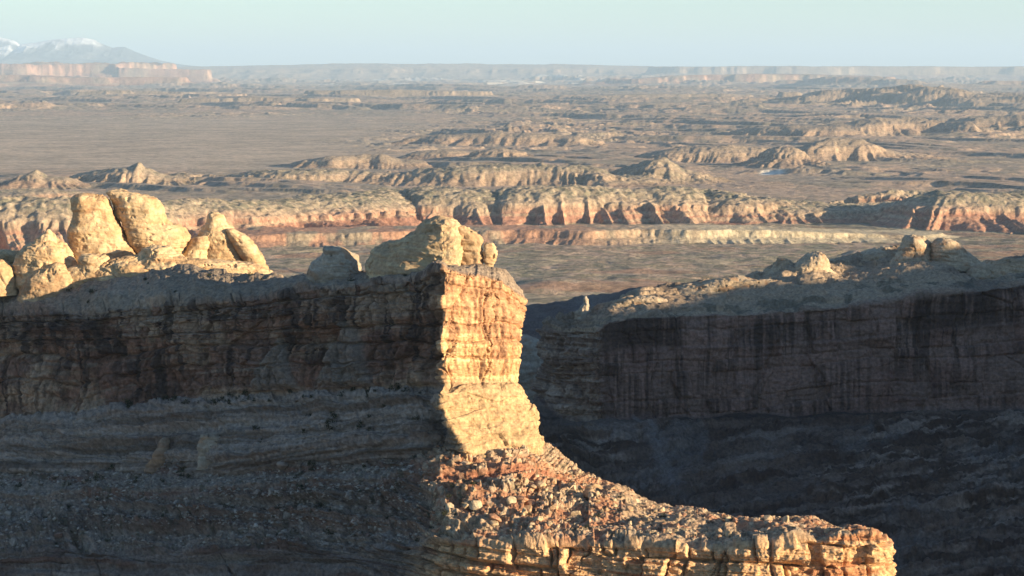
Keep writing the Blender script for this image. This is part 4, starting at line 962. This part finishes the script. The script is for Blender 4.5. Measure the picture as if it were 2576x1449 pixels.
redk = redm * (.25 + .75 * (1 - ss(6000, 7500, Yg)) + .55 * ss(40000, 46000, Yg))
grey = mix(grey, C(.38, .28, .205), .55 * ss(6500, 9000, Yg))
fc = mix(grey, red, np.clip(redk, 0, 1))
fc = mix(fc, C(.44, .32, .22), ss(.15, .35, talmask) * (1 - ss(.4, .55, talmask)) * .5)
col = mix(col, fc, on)
scarp = owner == len(feats)
col[scarp] = mix(mix(C(.40, .23, .15), C(.48, .40, .27), ss(1350, 1800, PX)), C(.30, .24, .17), ss(.1, .5, nB))[scarp]
col = mix(col, C(.62, .55, .45), wd * ss(.15, .45, fbm2(Xg / 500, Yg / 1300, 4, 251)) * .9)
pan_ = np.exp(-(((PX - 1942) / 30) ** 4 + ((Yg - 8010) / 45) ** 4))
col = mix(col, C(.80, .76, .66), pan_ * .9 * (1 - on))
farred = ss(40000, 44000, Yg) * on * (1 - ss(500, 700, PX) * (1 - ss(1500, 1560, PX))) * (1 - ss(70000, 72000, Yg))
col = mix(col, C(.46, .22, .16), farred * ss(-.5, .3, nA) * .45 * np.clip(capmask + .1, 0, 1))
Pf = np.stack([Xg, Yg, Zf], -1)
fcs = gridfaces(*Yg.shape)
fo = owner.ravel()[fcs]; fown = fo.max(1)
# drop specks: a face belongs to the feature only where most corners do
fown = np.where((fo > 0).sum(1) >= 2, fown, 0)
Vf = Pf.reshape(-1, 3); cf = col.reshape(-1, 3)
u, cc, ff = compact(Vf, cf, fcs[fown == 0])
tag(mesh_from('desert_plain', u, ff, cc, M_PLAIN), kind='structure')
for i, (nm, lb, ct, gp, kd) in enumerate(feats):
    k = fown == i + 1
    if not k.any(): print('empty', lb); continue
    u, cc, ff = compact(Vf, cf, fcs[k])
    far = u[:, 1].mean() > 20000
    o = mesh_from(nm, u, ff, cc, M_FAR if far else M_MESA)
    tag(o, lb, ct, gp, kd)
# ground beyond and beside the modelled relief, down to the horizon
big = bpy.data.meshes.new('outer_ground'); S_ = 300000.0
xs_ = np.linspace(-S_, S_, 60); ys_ = np.linspace(-60000, 320000, 60)
XX, YY = np.meshgrid(xs_, ys_); ZZ = np.full(XX.shape, -60.0)
oc = np.zeros(XX.shape + (3,)); oc[:] = C(.32, .25, .19)
tag(mesh_from('outer_ground', np.stack([XX, YY, ZZ], -1), gridfaces(*XX.shape), oc, M_FAR), kind='structure')

# ------------------------------------------------------------------ snowy mountains
def mountain(name, prof, Y0, label, seed, thick=7000):
    px = np.arange(prof[0][0], prof[-1][0], .8); top = np.interp(px, [a for a, b in prof], [b for a, b in prof])
    yy = np.linspace(-1, 1, 130)
    ztop = CAMZ + (HZ - top) / F * Y0
    Xm = np.repeat(((px - 1288) / F * Y0)[None], len(yy), 0); Ym = Y0 + yy[:, None] * thick + 0 * Xm
    k = np.clip(1 - np.abs(yy), 0, 1)[:, None] ** .85
    rg = rid2(Xm / 2600, Ym / 3600, 6, seed)
    base = 150.0
    Zm = base + (ztop[None] - base) * k
    Zm += (rg - .75) * (Zm - base) * .38 * np.minimum(1, np.abs(yy[:, None]) * 5 + .12)
    n = fbm2(Xm / 900, Ym / 900, 5, seed + 1)
    cm = mix(C(.09, .11, .13), C(.16, .17, .18), ss(-.3, .3, n))
    sn = ss(1050, 1550, Zm + 520 * n + 600 * (rg - .6)) * .85
    cm = mix(cm, C(.82, .84, .88), sn)
    o = mesh_from(name, np.stack([Xm, Ym, Zm], -1), gridfaces(*Xm.shape), cm, M_FAR)
    tag(o, label, 'mountain', 'snowy mountains on the horizon')
mountain('mountain', [(-260, 172), (-120, 120), (-30, 84), (0, 88), (18, 94), (30, 98), (48, 106), (75, 122), (110, 138), (190, 165), (230, 176)], 125000, 'steep snow-streaked mountain cut off by the left edge', 301, 6000)
mountain('mountain', [(-60, 172), (10, 150), (60, 110), (95, 106), (130, 99), (150, 97), (172, 95), (200, 92), (225, 94), (240, 97), (262, 108), (288, 118), (302, 116), (318, 115), (345, 128), (380, 142), (410, 152), (450, 160), (500, 166), (560, 171), (600, 176)], 112000,
         'broad snow-patched mountain with a long slope falling to the right', 302)

# ------------------------------------------------------------------ haze
def haze(dens):
    bm = bmesh.new(); bmesh.ops.create_cube(bm, size=1)
    me = bpy.data.meshes.new('haze'); 
    lo = Vector((-310000, -62000, -61.0)); hi = Vector((310000, 325000, 2600.0))
    for v_ in bm.verts:
        v_.co = Vector([lo[i] if v_.co[i] < 0 else hi[i] for i in range(3)])
    bm.to_mesh(me); bm.free()
    m = bpy.data.materials.new('air'); m.use_nodes = True; t = m.node_tree; t.nodes.clear()
    o_ = t.nodes.new('ShaderNodeOutputMaterial'); pv = t.nodes.new('ShaderNodeVolumePrincipled')
    pv.inputs['Color'].default_value = (.54, .74, .95, 1); pv.inputs['Density'].default_value = dens
    pv.inputs['Anisotropy'].default_value = 0.0
    t.links.new(pv.outputs[0], o_.inputs['Volume']); me.materials.append(m)
    o = bpy.data.objects.new('haze', me); put(o); tag(o, kind='stuff')
haze(1.3e-5)
